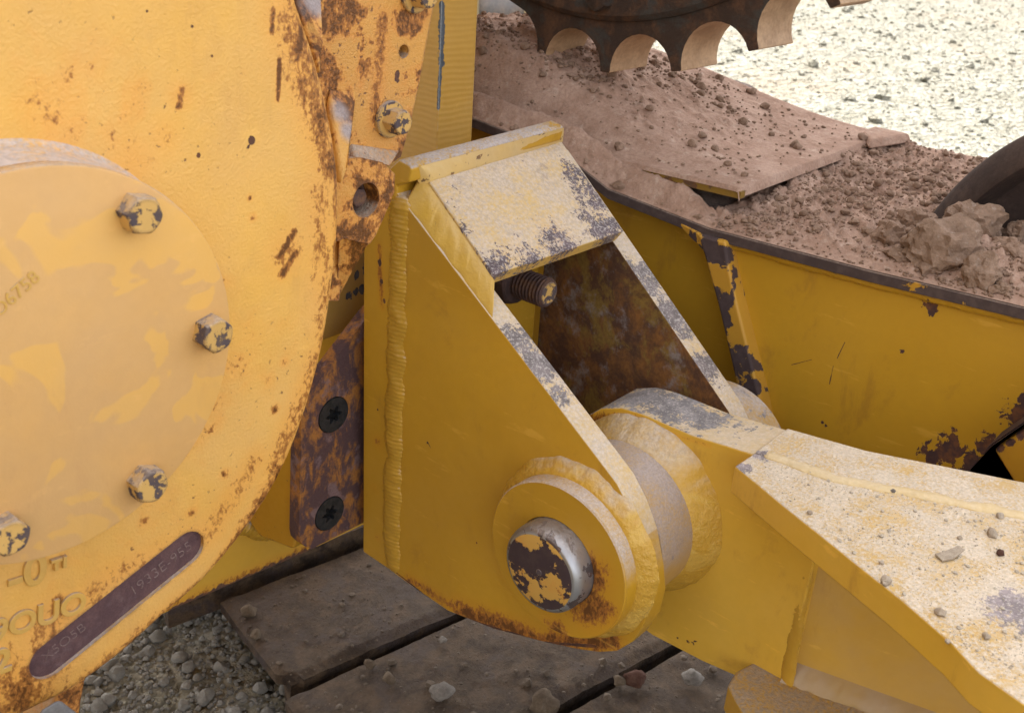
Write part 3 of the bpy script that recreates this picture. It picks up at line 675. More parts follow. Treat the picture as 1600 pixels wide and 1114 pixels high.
# pill-shaped pad: two end centres on the face
e0 = fH(78, 1030); e1 = fH(292, 858); pd = Vector((e1.x-e0.x, e1.z-e0.z)).normalized(); pn = Vector((-pd.y, pd.x)); pr = 0.0165
def pill(r, n=14):
    o = []
    for i in range(n+1):
        an = -math.pi/2+math.pi*i/n; o.append((e1.x+(pd.x*math.cos(an)+pn.x*math.sin(an))*r, e1.z+(pd.y*math.cos(an)+pn.y*math.sin(an))*r))
    for i in range(n+1):
        an = math.pi/2+math.pi*i/n; o.append((e0.x+(pd.x*math.cos(an)+pn.x*math.sin(an))*r, e0.z+(pd.y*math.cos(an)+pn.y*math.sin(an))*r))
    return o
obj('casting', rounded_prism_y(hout, YH, YH+.075, .014, holes=[pill(pr)]), m_cast, t_h, smooth=40)
pad = obj('stamped_pad', prism(pill(pr+.002), YH+.0035, YH+.012, 'y'), m_pad, t_h)
pr3 = Vector((pd.x, 0, pd.y)); pu3 = Vector((pn.x, 0, pn.y))
def ontext(txt, size, p, right, up, depth, mat, parent, name, y, bold=0.0): return obj(name, text_bm(txt, size, Vector((p.x, y, p.z)), right, up, depth, bold), mat, parent, smooth=30)
q = Vector((e0.x, 0, e0.z))
tb = text_bm('X5O5B', 0.0125, Vector((e0.x, YH+.0035, e0.z))+pr3*(-.004)-pu3*.002, pr3, pu3, .0004, -0.0004)
obj('stamped_lettering', tb, m_padtext, pad, smooth=30)
tb = text_bm('1933E-955', 0.0145, Vector((e0.x, YH+.0035, e0.z))+pr3*.076-pu3*.006, pr3, pu3, .0004, -0.0004)
obj('stamped_lettering', tb, m_padtext, pad, smooth=30)
# raised cast characters
fl = lambda x, y: fH(x, y)
r_ = Vector((1, 0, 0.10)).normalized()
la, lb = fl(4, 1000), fl(75, 975); rr_ = (lb-la)
tb = text_bm('9OUO', 0.026, Vector((fl(-16, 1003).x, YH, fl(-16, 1003).z)), (rr_.x, 0, rr_.z), (0, 0, 1), .0016, .0003)
rd = fl(110, 880)-fl(0, 915)
tb = text_bm('-0', 0.036, Vector((fl(10, 925).x, YH, fl(10, 925).z)), (rd.x, 0, rd.z), (0, 0, 1), .0016, .0004, bm=tb)
tb = text_bm('2', 0.030, Vector((fl(-14, 1055).x, YH, fl(-14, 1055).z)), (rd.x, 0, rd.z), (0, 0, 1), .0016, .0004, bm=tb)
tb = text_bm('T1', 0.012, Vector((fl(78, 889).x, YH, fl(78, 889).z)), (rd.x, 0, rd.z), (0, 0, 1), .003, .0004, bm=tb)
obj('cast_lettering', tb, m_letter, t_h, smooth=30)
CC3 = Vector((0.465*YC, YC, -0.533*YC)); CR = 0.224*YC
obj('boss', lathe((CC3.x, YC+.009, CC3.z), (0, 1, 0), [(0, CR*.97), (.0005, CR*.975), (.003, CR*.975), (.0035, CR*.995), (.024, CR*1.0), (.034, CR*1.012), (.041, CR*1.04), (.0455, CR*1.085), (.047, CR*1.13)], 128), m_cast, t_h, smooth=50)
cov = obj('cover', lathe(CC3, (0, 1, 0), [(0, 0), (0, CR-.0022), (.0006, CR-.0007), (.002, CR), (.008, CR), (.0095, CR*.97), (.0095, 0)], 160), m_cover, t_h, smooth=25)
cr_ = fC(48, 448)-fC(2, 490)
obj('cover_lettering', text_bm('O6758', 0.0125, Vector((fC(-4, 497).x, YC, fC(-4, 497).z)), (cr_.x, 0, cr_.z), (-cr_.z, 0, cr_.x),   .0005, .0), m_letter, cov, smooth=30)
def cover_bolt(p, rot, parent, m=None, af=.0240, h=.0140):
    return obj('bolt', hexbolt(p, (0, -1, 0), af, h, rot), m or m_bolt, parent, bevel=.0007, seg=2)
bpix = [(210, 330), (325, 517), (223, 750), (3, 828)]
for i, p in enumerate(bpix): cover_bolt(fC(*p), 0.3+0.45*i, t_h)
for an in (177, 117): cover_bolt(Vector((CC3.x+.1165*math.cos(R_(an)), YC, CC3.z+.1165*math.sin(R_(an)))), .2, t_h)
# flange behind, stepped right, with its holes
def hole(px, py, r): p = fF(px, py); return circ(p.x, p.z, r, 24)
fo = [xz(fF(*p)) for p in [(420, -60), (695, -60), (680, 0), (668, 60), (655, 130), (641, 195), (626, 246), (600, 262), (565, 262), (545, 300), (530, 470), (450, 470)]]
obj('flange', prism(fo, YF, YF+.032, 'y', holes=[hole(631, 81, .0062)]), m_flange, t_h)
hb = fF(631, 81); obj('hole_plug', lathe((hb.x, YF+.012, hb.z), (0, 1, 0), [(0, 0), (0, .0066), (.004, .0066), (.004, 0)], 24), m_rustbolt, t_h)
YL = 0.706
fl2 = lambda x, y: PY(x, y, YL)
lo_ = [xz(fl2(*p)) for p in [(562, 246), (598, 254), (617, 272), (616, 300), (604, 330), (588, 366), (578, 381), (560, 378), (538, 372), (520, 380), (520, 250)]]
hc = fl2(572, 313)
obj('flange_lug', prism(lo_, YL, YF+.03, 'y', holes=[circ(hc.x, hc.z, .0165, 32)]), m_flange, t_h)
obj('counterbore', lathe((hc.x, YL+.020, hc.z), (0, 1, 0), [(0, 0), (0, .0168), (.004, .0168), (.004, 0)], 32), m_rustbolt, t_h)
cover_bolt(Vector((hc.x, YL+.020, hc.z)), .4, t_h, m_rustbolt, .0165, .012)
# fillet from the upper flange down to the lug
obj('flange_fillet', hull8([fF(548, 225)+Vector((0, .02, 0)), fF(625, 232)+Vector((0, .02, 0)), fl2(612, 262)+Vector((0, .02, 0)), fl2(552, 250)+Vector((0, .02, 0))],
                           [fF(548, 225)+Vector((0, -.001, 0)), fF(625, 236)+Vector((0, -.001, 0)), fl2(610, 261), fl2(556, 247)]), m_flange, t_h, bevel=.002)
obj('flange_tail', hull8([PY(530, 368, .73), PY(578, 380, .73), PY(552, 408, .74), PY(543, 440, .75), PY(525, 470, .75)],
                         [PY(530, 368, .708), PY(577, 379, .708), PY(550, 402, .722), PY(541, 438, .726), PY(525, 470, .726)]), m_flange, t_h, bevel=.002)
# two dusty sloping webs between housing rim and flange
def wedge(top, bot, name):   # dusty ledge: top edge on the flange, foot forward near the rim
    (tl, tr), (bl, br) = top, bot
    TL, TR = PY(*tl, YF), PY(*tr, YF); BL, BR = PY(*bl, YH+.020), PY(*br, YH+.024)
    bm = bmesh.new(); v = [bm.verts.new(p) for p in (TL, TR, BR, BL, (BL.x, YF, BL.z), (BR.x, YF, BR.z))]
    for f in ((0, 1, 2, 3), (3, 2, 5, 4), (0, 3, 4), (1, 5, 2), (0, 4, 5, 1)): bm.faces.new([v[i] for i in f])
    obj(name, bm, m_ledge, t_h, bevel=.006, seg=3)
lp_ = lambda x, y: PY(x, y, .705)
m_ledge = coat('dusty_ledge', base=(0.60, 0.31, 0.07), base2=(0.54, 0.27, 0.06), stain=1.0, stain_s=24, stain_t=.42, speck=.8, speck_t=.62, bump_s=400, bump_d=.0014, off=4, dgs=300,
    dustc=(0.34, 0.285, 0.28), dustspots=[(lp_(537, 175), .013, .95), (lp_(540, 205), .012, .95), (lp_(541, 235), .010, .95), (lp_(540, 265), .008, .9), (lp_(488, 10), .016, .95), (lp_(490, 45), .012, .95), (lp_(500, 85), .008, .95)])
wedge(((512, 136), (560, 139)), ((536, 292), (545, 262)), 'web_ledge')
wedge(((440, -60), (503, -40)), ((503, 120), (504, 70)), 'web_ledge')
# bolt with washer on the flange, and one higher up
def flange_bolt(px, py, yy, af, h, rw):
    p = fF(px, py); p.y = YF
    b = obj('bolt', hexbolt(Vector((p.x, YF-.004, p.z)), (0, -1, 0), af, h, .55), m_bolt, t_h, bevel=.0007)
    obj('washer', lathe((p.x, YF-.0045, p.z), (0, 1, 0), [(0, 0), (0, rw-.001), (.001, rw), (.004, rw), (.006, rw*.9), (.006, 0)], 40), m_bolt, b, smooth=30)
flange_bolt(607, 186, YF, .0215, .017, .0175)
flange_bolt(647, -10, YF, .0215, .017, .0175)
obj('foot', prism([xz(PY(*p, .70)) for p in ((95, 1060), (137, 1050), (128, 1100), (115, 1180), (60, 1180))], .70, .74, 'y'), m_flange, t_h, bevel=.004)
t_bl = obj('steel_bar', hull8([PY(60, 1112, .60), PY(92, 1092, .60), PY(135, 1125, .60), PY(80, 1170, .60)], [PY(60, 1112, .66), PY(92, 1092, .66), PY(135, 1125, .66), PY(80, 1170, .66)]), rusty('grey_steel', (0.16, 0.15, 0.15), (0.2, 0.19, 0.19), 40), base=PY(90, 1130, .63), label='plain grey steel bar end peeking out under the round housing', cat='bar', bevel=.003)

# ------------------------------------------------------------------ wear strip with its two countersunk screws
YW = 0.845
fS = lambda x, y: PY(x, y, YW)
t_w = thing('wear_strip', 'rusty purple-brown strip with two black star-socket screws, between round housing and bracket', 'wear strip', (0.72, 0.85, -0.79))
so_ = [xz(fS(*p)) for p in [(470, 640), (470, 700), (467, 835), (469, 846), (476, 853), (487, 857), (600, 800), (600, 466), (575, 494), (500, 592)]]
scr = [fS(521, 648), fS(515, 802)]
obj('strip', prism(so_, YW, YW+.018, 'y', holes=[circ(p.x, p.z, .0232, 40) for p in scr]), m_wear, t_w)
for k, p in enumerate(scr):
    st = []
    for i in range(48):
        an = 2*math.pi*i/48+.2+k; st.append((p.x+math.cos(an)*(.0093+.0026*math.cos(6*an)), p.z+math.sin(an)*(.0093+.0026*math.cos(6*an))))
    h = obj('screw', prism(circ(p.x, p.z, .0222, 48), YW-.0010, YW+.017, 'y', holes=[st]), m_screw, t_w)
    obj('socket', lathe((p.x, YW+.008, p.z), (0, 1, 0), [(0, 0), (0, .014), (.003, .014), (.003, 0)], 24), m_shade_void, h)

# ------------------------------------------------------------------ pivot bracket
t_b = thing('pivot_bracket', 'yellow bracket in the middle with two slanted cheek plates and a worn cap plate', 'bracket', (0.88, 0.65, -0.83))
cheek = [(.776, slant_z(.776)), (.463, slant_z(.463)), (.444, slant_z(.463)-.022), (.428, slant_z(.463)-.048), (.415, -.632), (.4085, -.660), (.411, -.690), (.421, -.718), (.438, -.741), (.458, -.755), (.485, -.768), (.531, -.786), (.605, -.8115), (.676, -.827), (.742, -.8245), (.776, -.8215)]
m_cheeks = m_bracket
def cheek_bm(x0, x1, shear=None): return prism(cheek, x0, x1, 'x', shear=shear)
def faces_by(o, fn):   # second material slot for the faces the test picks
    for p in o.data.polygons:
        if fn(p): p.material_index = 1
near = obj('cheek_plate', cheek_bm(XN0, XN1), m_bracket, t_b, bevel=.0016, mat2=m_slant)
faces_by(near, lambda p: p.normal.dot(SN) > 0.9)
FAR_TAPER = 0.158
def shear_far(p): return Vector((p.x+FAR_TAPER*(p.y-.65), p.y, p.z))
far = obj('cheek_plate', cheek_bm(.991, 1.021, shear_far), m_inner, t_b, bevel=.0016, mat2=m_slant)
faces_by(far, lambda p: p.normal.dot(SN) > 0.9)
bp = [(.826, -.819), (.7745, -.8205), (.7745, -.325), (.7565, -.317), (.753, -.302), (.757, -.2985), (.772, -.296), (.826, -.345)]
obj('base_plate', prism(bp, .7465, .995, 'x', shear=lambda p: Vector((p.x, p.y-.004*(p.x-.75)/.25, p.z+.008*(p.x-.75)/.25))), 
    coat('base_plate_paint', scuff=1.7, base=(0.51, 0.278, 0.018), base2=(0.46, 0.245, 0.015), film=0.03, stains=[((PX(592, 385, .7465), PX(597, 480, .7465)), .005, .8), (PX(590, 690, .7465), .010, .5), (PX(585, 760, .7465), .008, .35), (PX(590, 840, .7465), .006, .4)],
         spots=[(PX(593, 410, .7465), .0035), (PX(596, 440, .7465), .003), (PX(600, 470, .7465), .0025), (PX(590, 640, .7465), .001)], edge=.5, edge_r=.002, edge_t=.14, dust=.97, dlo=.2, dhi=.6, dustc=(.43, .37, .35), dgrain=.25, dgs=380, rough=.42, off=5), t_b, bevel=.0025)
# cap plate lying on the cheeks
def onS(px, py, h): return PP(px, py, SA+SN*h, SN)
H1, TH = 0.025, 0.019
cq = [onS(*p, H1) for p in ((664, 274), (872, 213), (975, 361), (772, 430))]
cap = obj('cap_plate', hull8([p-SN*TH for p in cq], cq), m_cap, t_b, bevel=.0018)
# welds
obj('weld', bead([(XN0+.003, .7715, -.335), (XN0+.0025, .7725, -.50), (XN0+.002, .7735, -.70), (XN0+.0025, .7735, -.8215)], .0150, up=(-1, 0, 0), squash=.46, ripple=.16, pitch=.0052, seed=1, lump=.28, n=18), m_weld, t_b, smooth=60)
sl0 = Vector((XN0+.0015, cq[0].y, slant_z(cq[0].y))); sl1 = Vector((XN0+.0015, cq[3].y-.006, slant_z(cq[3].y-.006)))
obj('weld', fillet_strip([cq[0]-SN*.003-SDIR*.004, cq[3]-SN*.004+SDIR*.004], [sl0-SDIR*.006, sl1+SDIR*.008], SN*-.012, .0030, 2.3, pitch=.02, rip=.0004), coat('cap_weld_paint', base=(.56, .335, .045), base2=(.52, .31, .04), bscale=30, speck=.5, speck_s=170, speck_t=.68, film=.12, dust=.35, dlo=.3, dhi=1.1, dustc=(.47, .40, .34), dgrain=.6, rough=.36, bump_s=120, bump_d=.0012, off=28), t_b, smooth=60)
lipz = Vector((0, .003, -.003))
obj('weld', fillet_strip([Vector((.7575, .7518, -.3006)), Vector((.992, .7478, -.2932))], [cq[0]+SDIR*.009+SN*.0005, cq[1]+SDIR*.009+SN*.0005], (0, .008, -.012), .0012, 3.7, pitch=.010, rip=.0006), coat('lip_weld', base=(.64, .41, .11), chip=.8, chip_s=60, chip_t=.62, speck=.3, film=.35, dust=.8, dlo=.3, dhi=1.0, dustc=(.50, .425, .355), dgrain=.6, off=3), t_b, smooth=60)
# boss and weld ring around it
BX0, BR = .7165, .0865
PC = Vector((0, .5045, -.6455))
obj('boss', lathe((BX0, PC.y, PC.z), (1, 0, 0), [(0, .0482), (0, BR-.0016), (.0016, BR), (.034, BR), (.034, .0482)], 96, closed=True), m_boss, t_b, smooth=30)
obj('weld', fillet_ring((XN0, PC.y, PC.z), (-1, 0, 0), BR, BR+.0150, .0135, 4.2), m_weld_hi, t_b, smooth=60)
bm = lathe((1.0, PC.y, PC.z), (1, 0, 0), [(0, .0482), (0, BR), (.050, BR), (.054, BR-.004), (.054, .0482)], 96, closed=True)
obj('boss', bm, coat('far_boss_paint', base=(.5, .3, .08), chip=.9, chip_s=30, chip_t=.55, chip_c=(.1, .1, .12), chip_c2=(.15, .14, .15), dust=.9, dlo=.2, dhi=.9, dustc=(.45, .39, .36), off=2), t_b, smooth=30)
# stud and nut inside
sp = PY(858, 459, .693); sb = Vector((sp.x, .775, sp.z))
def threaded(c0, c1, r, pitch, n=36):
    d = (Vector(c1)-Vector(c0)); L = d.length; prof = [(0, 0), (0, r-.003)]; t = .0
    prof = [(0, 0), (0, r-.0035), (.002, r-.0012)]; t = .0035
    while t < L-.002:
        prof += [(t, r-.0022), (t+pitch*.25, r), (t+pitch*.5, r), (t+pitch*.75, r-.0022)]; t += pitch
    prof += [(L, r-.002), (L, 0)]
    return lathe(c0, d, prof, n)
st = obj('stud', threaded(sp, sb, .0185, .0052), m_rustbolt, t_b, smooth=40)
obj('nut', hexbolt(Vector((sp.x, .7755, sp.z)), (0, -1, 0), .055, .036, .35), rusty('dark_rusted_nut', (.055, .034, .032), (.11, .06, .045), 60, .55), t_b, bevel=.001)
obj('stud_end', lathe((sp.x, sp.y-.0006, sp.z), (0, 1, 0), [(0, 0), (0, .0135), (.0012, .0145), (.0014, 0)], 30), m_bolt, st)

# ------------------------------------------------------------------ pivot pin
t_p = thing('pivot_pin', 'steel pivot pin through the bracket boss, its end flaking yellow paint over dark rust', 'pin', (.88, PC.y, PC.z-.045))
PXF = .690
pin = obj('shaft', lathe((PXF+.0005, PC.y, PC.z), (1, 0, 0), [(0, 0), (0, .0420), (.0012, .0437), (.004, .0461), (.009, .0473), (.012, .0475), (.385, .0475), (.385, 0)], 96), m_pinside, t_p, smooth=40)
bmf = bmesh.new(); n0 = 72
c0 = bmf.verts.new((PXF-.0012, PC.y, PC.z)); rings = []
for r_i, dx in ((.012, -.0012), (.026, -.0009), (.038, -.0002), (.0418, .0008), (.0421, .003)):
    rings.append([bmf.verts.new((PXF+dx, PC.y+r_i*math.cos(2*math.pi*i/n0), PC.z+r_i*math.sin(2*math.pi*i/n0))) for i in range(n0)])
for i in range(n0): bmf.faces.new((c0, rings[0][i], rings[0][(i+1) % n0]))
for A, B in zip(rings, rings[1:]):
    for i in range(n0): bmf.faces.new((A[i], B[i], B[(i+1) % n0], A[(i+1) % n0]))
bmf.faces.new(rings[-1])
obj('pin_end', bmf, m_pinface, pin, smooth=40)
obj('centre_mark', lathe((PXF-.0022, PC.y-.001, PC.z+.001), (1, 0, 0), [(0, 0), (.0003, .0032), (.002, .0042), (.003, .0042), (.003, 0)], 20), m_bolt, pin)

# ------------------------------------------------------------------ lift arm
t_a = thing('lift_arm', 'yellow lift arm with dusty cream top plate, pinned in the bracket, reaching lower right', 'arm', (0.88, 0.2, -0.82))
LX0, LX1 = .868, .940
top = [(.613, -.665), (.612, -.630), (.604, -.598), (.590, -.572), (.570, -.5525), (.545, -.5415), (.520, -.5380), (.495, -.5375), (.455, -.5375), (.383, -.5295), (.30, -.5250)]
bot = [(.30, -.783), (.33, -.797), (.397, -.806), (.465, -.8095), (.52, -.800), (.572, -.765), (.603, -.715)]
lug = obj('lug_plate', prism(top+bot, LX0, LX1, 'x'), m_arm, t_a, bevel=.002, mat2=m_armworn)
faces_by(lug, lambda p: p.normal.z > 0.35)
obj('boss', lathe((XN1+.004, PC.y, PC.z), (1, 0, 0), [(0, .0482), (0, BR-.001), (.001, BR), (.100, BR), (.100, .0482)], 96, closed=True),
    coat('lug_boss_paint', base=(.48, .27, .05), film=.5, lines=[(PX(1053, 870, .80), PX(1060, 905, .80), .0016), (PX(1040, 815, .785), PX(1052, 900, .785), .0014)], spots=[(PX(975, 680, .80), .02), (PX(955, 668, .80), .02)], chip_c=(.13, .12, .13), chip_c2=(.2, .18, .18), dust=.93, dlo=-.25, dhi=.35, dustc=(.36, .295, .27), dgrain=.35, dgs=420, off=4), t_a, smooth=30)
obj('weld', fillet_ring((LX0, PC.y, PC.z), (-1, 0, 0), BR-.002, BR+.0185, .034, 9.1, wav=.06), m_weld_hi, t_a, smooth=60)
# beam behind the lug: web angled outwards, top plate, lower plate
def plan(x0, y): return x0+(.318-y)*.25
bw = [(plan(LX0+.012, .318), .318), (plan(LX0+.012, -.2), -.2), (plan(LX1-.006, -.2), -.2), (plan(LX1-.006, .318), .318)]
fz = lambda y: -.5290+(.383-y)*.085
def tilt(p): return Vector((p.x, p.y, p.z+(.383-p.y)*.085))
web_lo = [Vector((x, y, -.80)) for x, y in bw]; web_hi = [tilt(Vector((x, y, -.5300))) for x, y in bw]
obj('web', hull8(web_lo, web_hi), coat('arm_web_paint', scuff=1.2, base=(.58, .345, .05), base2=(.53, .31, .05), film=.30, speck=.35, speck_s=170, speck_t=.73, dust=.7, rough=.5, off=12), t_a, bevel=.002)
obj('weld', bead([(LX0+.004, .309, -.565), (LX0+.004, .306, -.66), (LX0+.002, .301, -.76), (LX0-.002, .297, -.785)], .0075, up=(-1, 0, 0), squash=.5, seed=12, ripple=.05, pitch=.02, lump=.3), m_weld, t_a)
zt = -.5285
cst = [PZ(*p, zt) for p in ((1148, 728), (1230, 806), (1320, 890), (1402, 966), (1478, 1043), (1516, 1090))]
tp = [(p.x, p.y) for p in cst]+[(.648, .035), (.63, -.2)]
inn = [(plan(LX0+.006, -.2), -.2), (plan(LX0+.004, .15), .15), (plan(LX0+.002, .30), .30), (LX0+.002, .383)]
bm = prism(tp+inn, zt-.030, zt, 'z', shear=tilt)
obj('top_plate', bm, m_arm, t_a, bevel=.0018, mat2=m_armtop)
faces_by(bpy.data.objects[list(OFF)[-1]], lambda p: p.normal.z > .9)
strip = [(LX0+.002, .383), (LX0+.002, .30), (plan(LX0+.004, .15), .15), (plan(LX0+.006, -.2), -.2), (plan(LX1, -.2), -.2), (plan(LX1, .30), .30), (LX1-.001, .383)]
obj('rail_top', prism(strip, zt-.02, zt+.0015, 'z', shear=tilt), m_armtop, t_a, bevel=.0018)
rp = [tilt(Vector((x, y, zt-.001))) for x, y in ((LX0+.006, .374), (LX0+.004, .30), (plan(LX0+.005, .15), .15), (plan(LX0+.006, -.2), -.2))]
obj('weld', bead(rp, .0085, up=(0, 0, 1), squash=.42, seed=14, ripple=.08, pitch=.012, lump=.35), coat('dusty_weld', base=(.60, .41, .14), film=.45, dust=.6, dlo=.2, dhi=1.3, dustc=(.58, .48, .35), dgrain=.7, off=3), t_a)
zb = -.772
lf = [PZ(*p, zb) for p in ((1150, 1048), (1178, 1033), (1228, 1049))]
le = [PZ(*p, zb) for p in ((1137, 1070), (1150, 1095), (1168, 1125))]
lp = [(p.x, p.y) for p in lf]+[(LX0+.02, .30), (plan(LX0+.02, -.2), -.2), (.62, -.2), (.70, .14)]+[(p.x, p.y) for p in reversed(le)]
obj('lower_plate', prism(lp, zb-.034, zb, 'z'), coat('lower_flange_paint', base=(.50, .28, .04), dust=.97, dlo=.2, dhi=.7, dustc=(.33, .255, .185), dgrain=.25, edge=.4, edge_r=.002, edge_t=.14, off=15), t_a, bevel=.003)
wl = [(plan(LX0+.010, y), y) for y in (.305, .20, .05, -.2)]
obj('weld', fillet_strip([Vector((x+.002, y, zb+.016)) for x, y in wl], [Vector((x-.018, y, zb+.0005)) for x, y in wl], (.004, 0, -.01), .0015, 15.3, pitch=.03), coat('dusty_weld_low', base=(.42, .26, .07), film=.75, off=1), t_a, smooth=60)
def on_arm(px, py): return tilt(PZ(px, py, zt))
def pt_arm(px, py):   # point of the tilted top plate on a sight line
    d = ray(px, py); k = .085; return d*((zt+.383*k)/(d.z+d.y*k))

# ------------------------------------------------------------------ track frame
t_f = thing('track_carriage', 'long yellow track frame at right, wide top under brown dust, wall chipped low down', 'track frame', (1.35, .5, -.8))
prof = [(-.35, -.384), (.233, -.393), (.40, -.402), (.605, -.4085), (.763, -.396), (.842, -.366), (1.0, -.352), (1.6, -.335)]
def ztop(y):
    for (y0, z0), (y1, z1) in zip(prof, prof[1:]):
        if y <= y1: t = max(0, min(1, (y-y0)/(y1-y0))); return z0+(z1-z0)*t
    return prof[-1][1]
def crossfall(p): return Vector((p.x, p.y, p.z+.075*(p.x-1.12)))
def flange(x0, x1, y0, y1):
    ys = [y0]+[y for y, z in prof if y0 < y < y1]+[y1]
    return prism([(y, ztop(y)) for y in ys]+[(y, ztop(y)-.013) for y in reversed(ys)], x0, x1, 'x', shear=crossfall)
obj('top_flange', flange(1.12, 1.27, -.35, 1.6), m_frameedge, t_f, bevel=.0012)
obj('top_flange', flange(1.45, 1.62, -.35, 1.6), m_frameedge, t_f, bevel=.0012)
obj('top_flange', flange(1.271, 1.449, .385, 1.6), m_frameedge, t_f, bevel=.0012)
XW = XFW
wall = [fW(1134, 381), fW(1181, 614), fW(1215, 790), fW(1225, 900), fW(1430, 990), fW(1488, 800), fW(1503, 748), fW(1548, 699), fW(1600, 662), fW(1800, 520)]
wo_ = [yz(p) for p in wall]+[(-.35, -.3985), (.58, -.422)]
obj('side_wall', prism(wo_, XW, XW+.014, 'x'), m_frame, t_f, bevel=.0015)
obj('side_wall', prism([(.45, -.80), (1.6, -.80)]+[(y, ztop(y)-.010) for y in (1.6, 1.0, .842, .763, .605, .45)], 1.175, 1.19, 'x'), m_frame, t_f)
obj('wall_weld', bead([(XW-.001, y, ztop(y)-.016) for y in (.585, .40, .233, 0, -.3)], .007, up=(-1, 0, 0), seed=21, ripple=.03, pitch=.02, lump=.2), m_frame, t_f)
XR = 1.112
rb = [yz(PX(*p, XR)) for p in ((1088, 366), (1100, 400), (1122, 480), (1150, 600), (1185, 740), (1212, 740), (1186, 616), (1150, 470), (1137, 410), (1133, 378))]
obj('rib', prism(rb, XR, 1.185, 'x'), m_chipped, t_f, bevel=.004)
obj('rib_head', hull8([PX(1050, 341, 1.122), PX(1092, 366, 1.114), PX(1098, 392, 1.114), PX(1082, 372, 1.12)], [PX(1050, 341, 1.122)+Vector((.05, 0, 0)), PX(1092, 366, 1.114)+Vector((.06, 0, 0)), PX(1098, 392, 1.114)+Vector((.06, 0, 0)), PX(1082, 372, 1.12)+Vector((.05, 0, 0))]), m_chipped, t_f, bevel=.002)
XG = 1.098
gd = [yz(PX(*p, XG)) for p in ((1553, 703), (1600, 669), (1760, 560), (1800, 900), (1700, 960), (1604, 786))]
m_guard = coat('guard_paint', base=(.46, .23, .02), speck=.4, stain=.2, spots=[(PX(1563, 703, XG), .006), (PX(1578, 690, XG), .005), (PX(1592, 676, XG), .006)], off=6, rough=.4)
obj('guard_plate', prism(gd, XG, XG+.014, 'x'), m_guard, t_f, bevel=.003)
g0, g1 = PX(1547, 694, XG-.010), PX(1760, 548, XG-.010)
dn = Vector((0, .004, -.011))
obj('guard_lip', hull8([g0, g1, g1+dn, g0+dn], [g0+Vector((.04, 0, 0)), g1+Vector((.04, 0, 0)), g1+dn+Vector((.04, 0, 0)), g0+dn+Vector((.04, 0, 0))]), rusty('chipped_lip', (.06, .035, .033), (.10, .055, .045), 30), t_f, bevel=.0015)
ip = [yz(PX(*p, 1.152)) for p in ((1492, 735), (1552, 690), (1576, 790), (1560, 850), (1490, 850))]
obj('inner_plate', prism(ip, 1.152, 1.16, 'x'), rusty('brown_inner_plate', (.13, .085, .04), (.20, .12, .05), 18, .5, third=(.10, .06, .04), stretch=(1, 1.6, .5)), t_f)
obj('gap_shade_wall', box((1.30, -.35, -.95), (1.32, .40, -.43)), m_shade_void, t_f)  # black-painted sheet in place of the deep shade behind the gap
# raised cover plate on the frame, humped towards the back
def lerp_tab(t, tab):
    for (a, za), (b, zb_) in zip(tab, tab[1:]):
        if t <= b: k = max(0, min(1, (t-a)/(b-a))); return za+(zb_-za)*k
    return tab[-1][1]
def sst(a, b, x): t = max(0, min(1, (x-a)/(b-a))); return t*t*(3-2*t)
def zcover(x, y):
    n_ = lerp_tab(y, [(.59, -.3595), (.75, -.365), (.865, -.371), (1.0, -.362), (1.6, -.35)]); f_ = lerp_tab(y, [(.585, -.359), (.737, -.349), (.918, -.338), (1.3, -.322), (1.6, -.305)])
    t = (x-1.15)/.45
    return n_+(f_-n_)*t+.095*sst(.66, 1.08, y)*sst(1.155, 1.25, x)*(1-.62*sst(1.36, 1.6, x))*(1-.75*sst(1.15, 1.42, y))
def dirtn(x, y):
    p = Vector((x, y, 1.3))
    a = mnoise.fractal(p*14, 1.0, 2.0, 5); b = mnoise.fractal(p*60, .6, 2.1, 4)
    return a, b
def gridmesh(fn, x0, x1, y0, y1, nx, ny, mat, name, parent, **k):
    bm = bmesh.new(); V = [[bm.verts.new((x0+(x1-x0)*i/nx, y0+(y1-y0)*j/ny, 0)) for i in range(nx+1)] for j in range(ny+1)]
    for row in V:
        for v in row: v.co.z = fn(v.co.x, v.co.y)
    for j in range(ny):
        for i in range(nx): bm.faces.new((V[j][i], V[j][i+1], V[j+1][i+1], V[j+1][i]))
    return obj(name, bm, mat, parent, smooth=180, **k)
XC0 = 1.150
def cover_near(y): return 1.150+0.0*y
cov_edge = [(y, zcover(1.15, y)-.003) for y in (.588, .66, .75, .82, .865, .93, 1.0, 1.2, 1.6)]
obj('cover_plate', prism(cov_edge+[(y, z-.009) for y, z in reversed(cov_edge)], 1.1515, 1.163, 'x'), coat('cover_edge_shade_paint', base=(.22, .125, .02), chip=.8, chip_s=24, chip_t=.56, edge=.5, edge_r=.003, edge_t=.1, off=3), t_f)  # chipped yellow, darkened to paint in the shadow line along the cover
ce = [(x, zcover(x, .59)-.002) for x in (1.150, 1.3, 1.45, 1.603)]
obj('cover_far_lip', hull8([(1.60, .588, -.361), (1.60, 1.6, -.307), (1.60, 1.6, -.34), (1.60, .588, -.39)], [(1.612, .588, -.361), (1.612, 1.6, -.307), (1.612, 1.6, -.34), (1.612, .588, -.39)]), m_frameedge, t_f, bevel=.003)
obj('far_clip', hull8([(1.50, .575, -.362), (1.603, .55, -.362), (1.603, .615, -.362), (1.56, .615, -.362)], [(1.52, .580, -.350), (1.60, .556, -.348), (1.60, .612, -.348), (1.56, .612, -.350)]), m_dirt, t_f, bevel=.004)
rough_ = lambda x, y: sst(.62, .95, y)*sst(1.2, 1.27, x)*(1-.75*sst(1.38, 1.5, x))
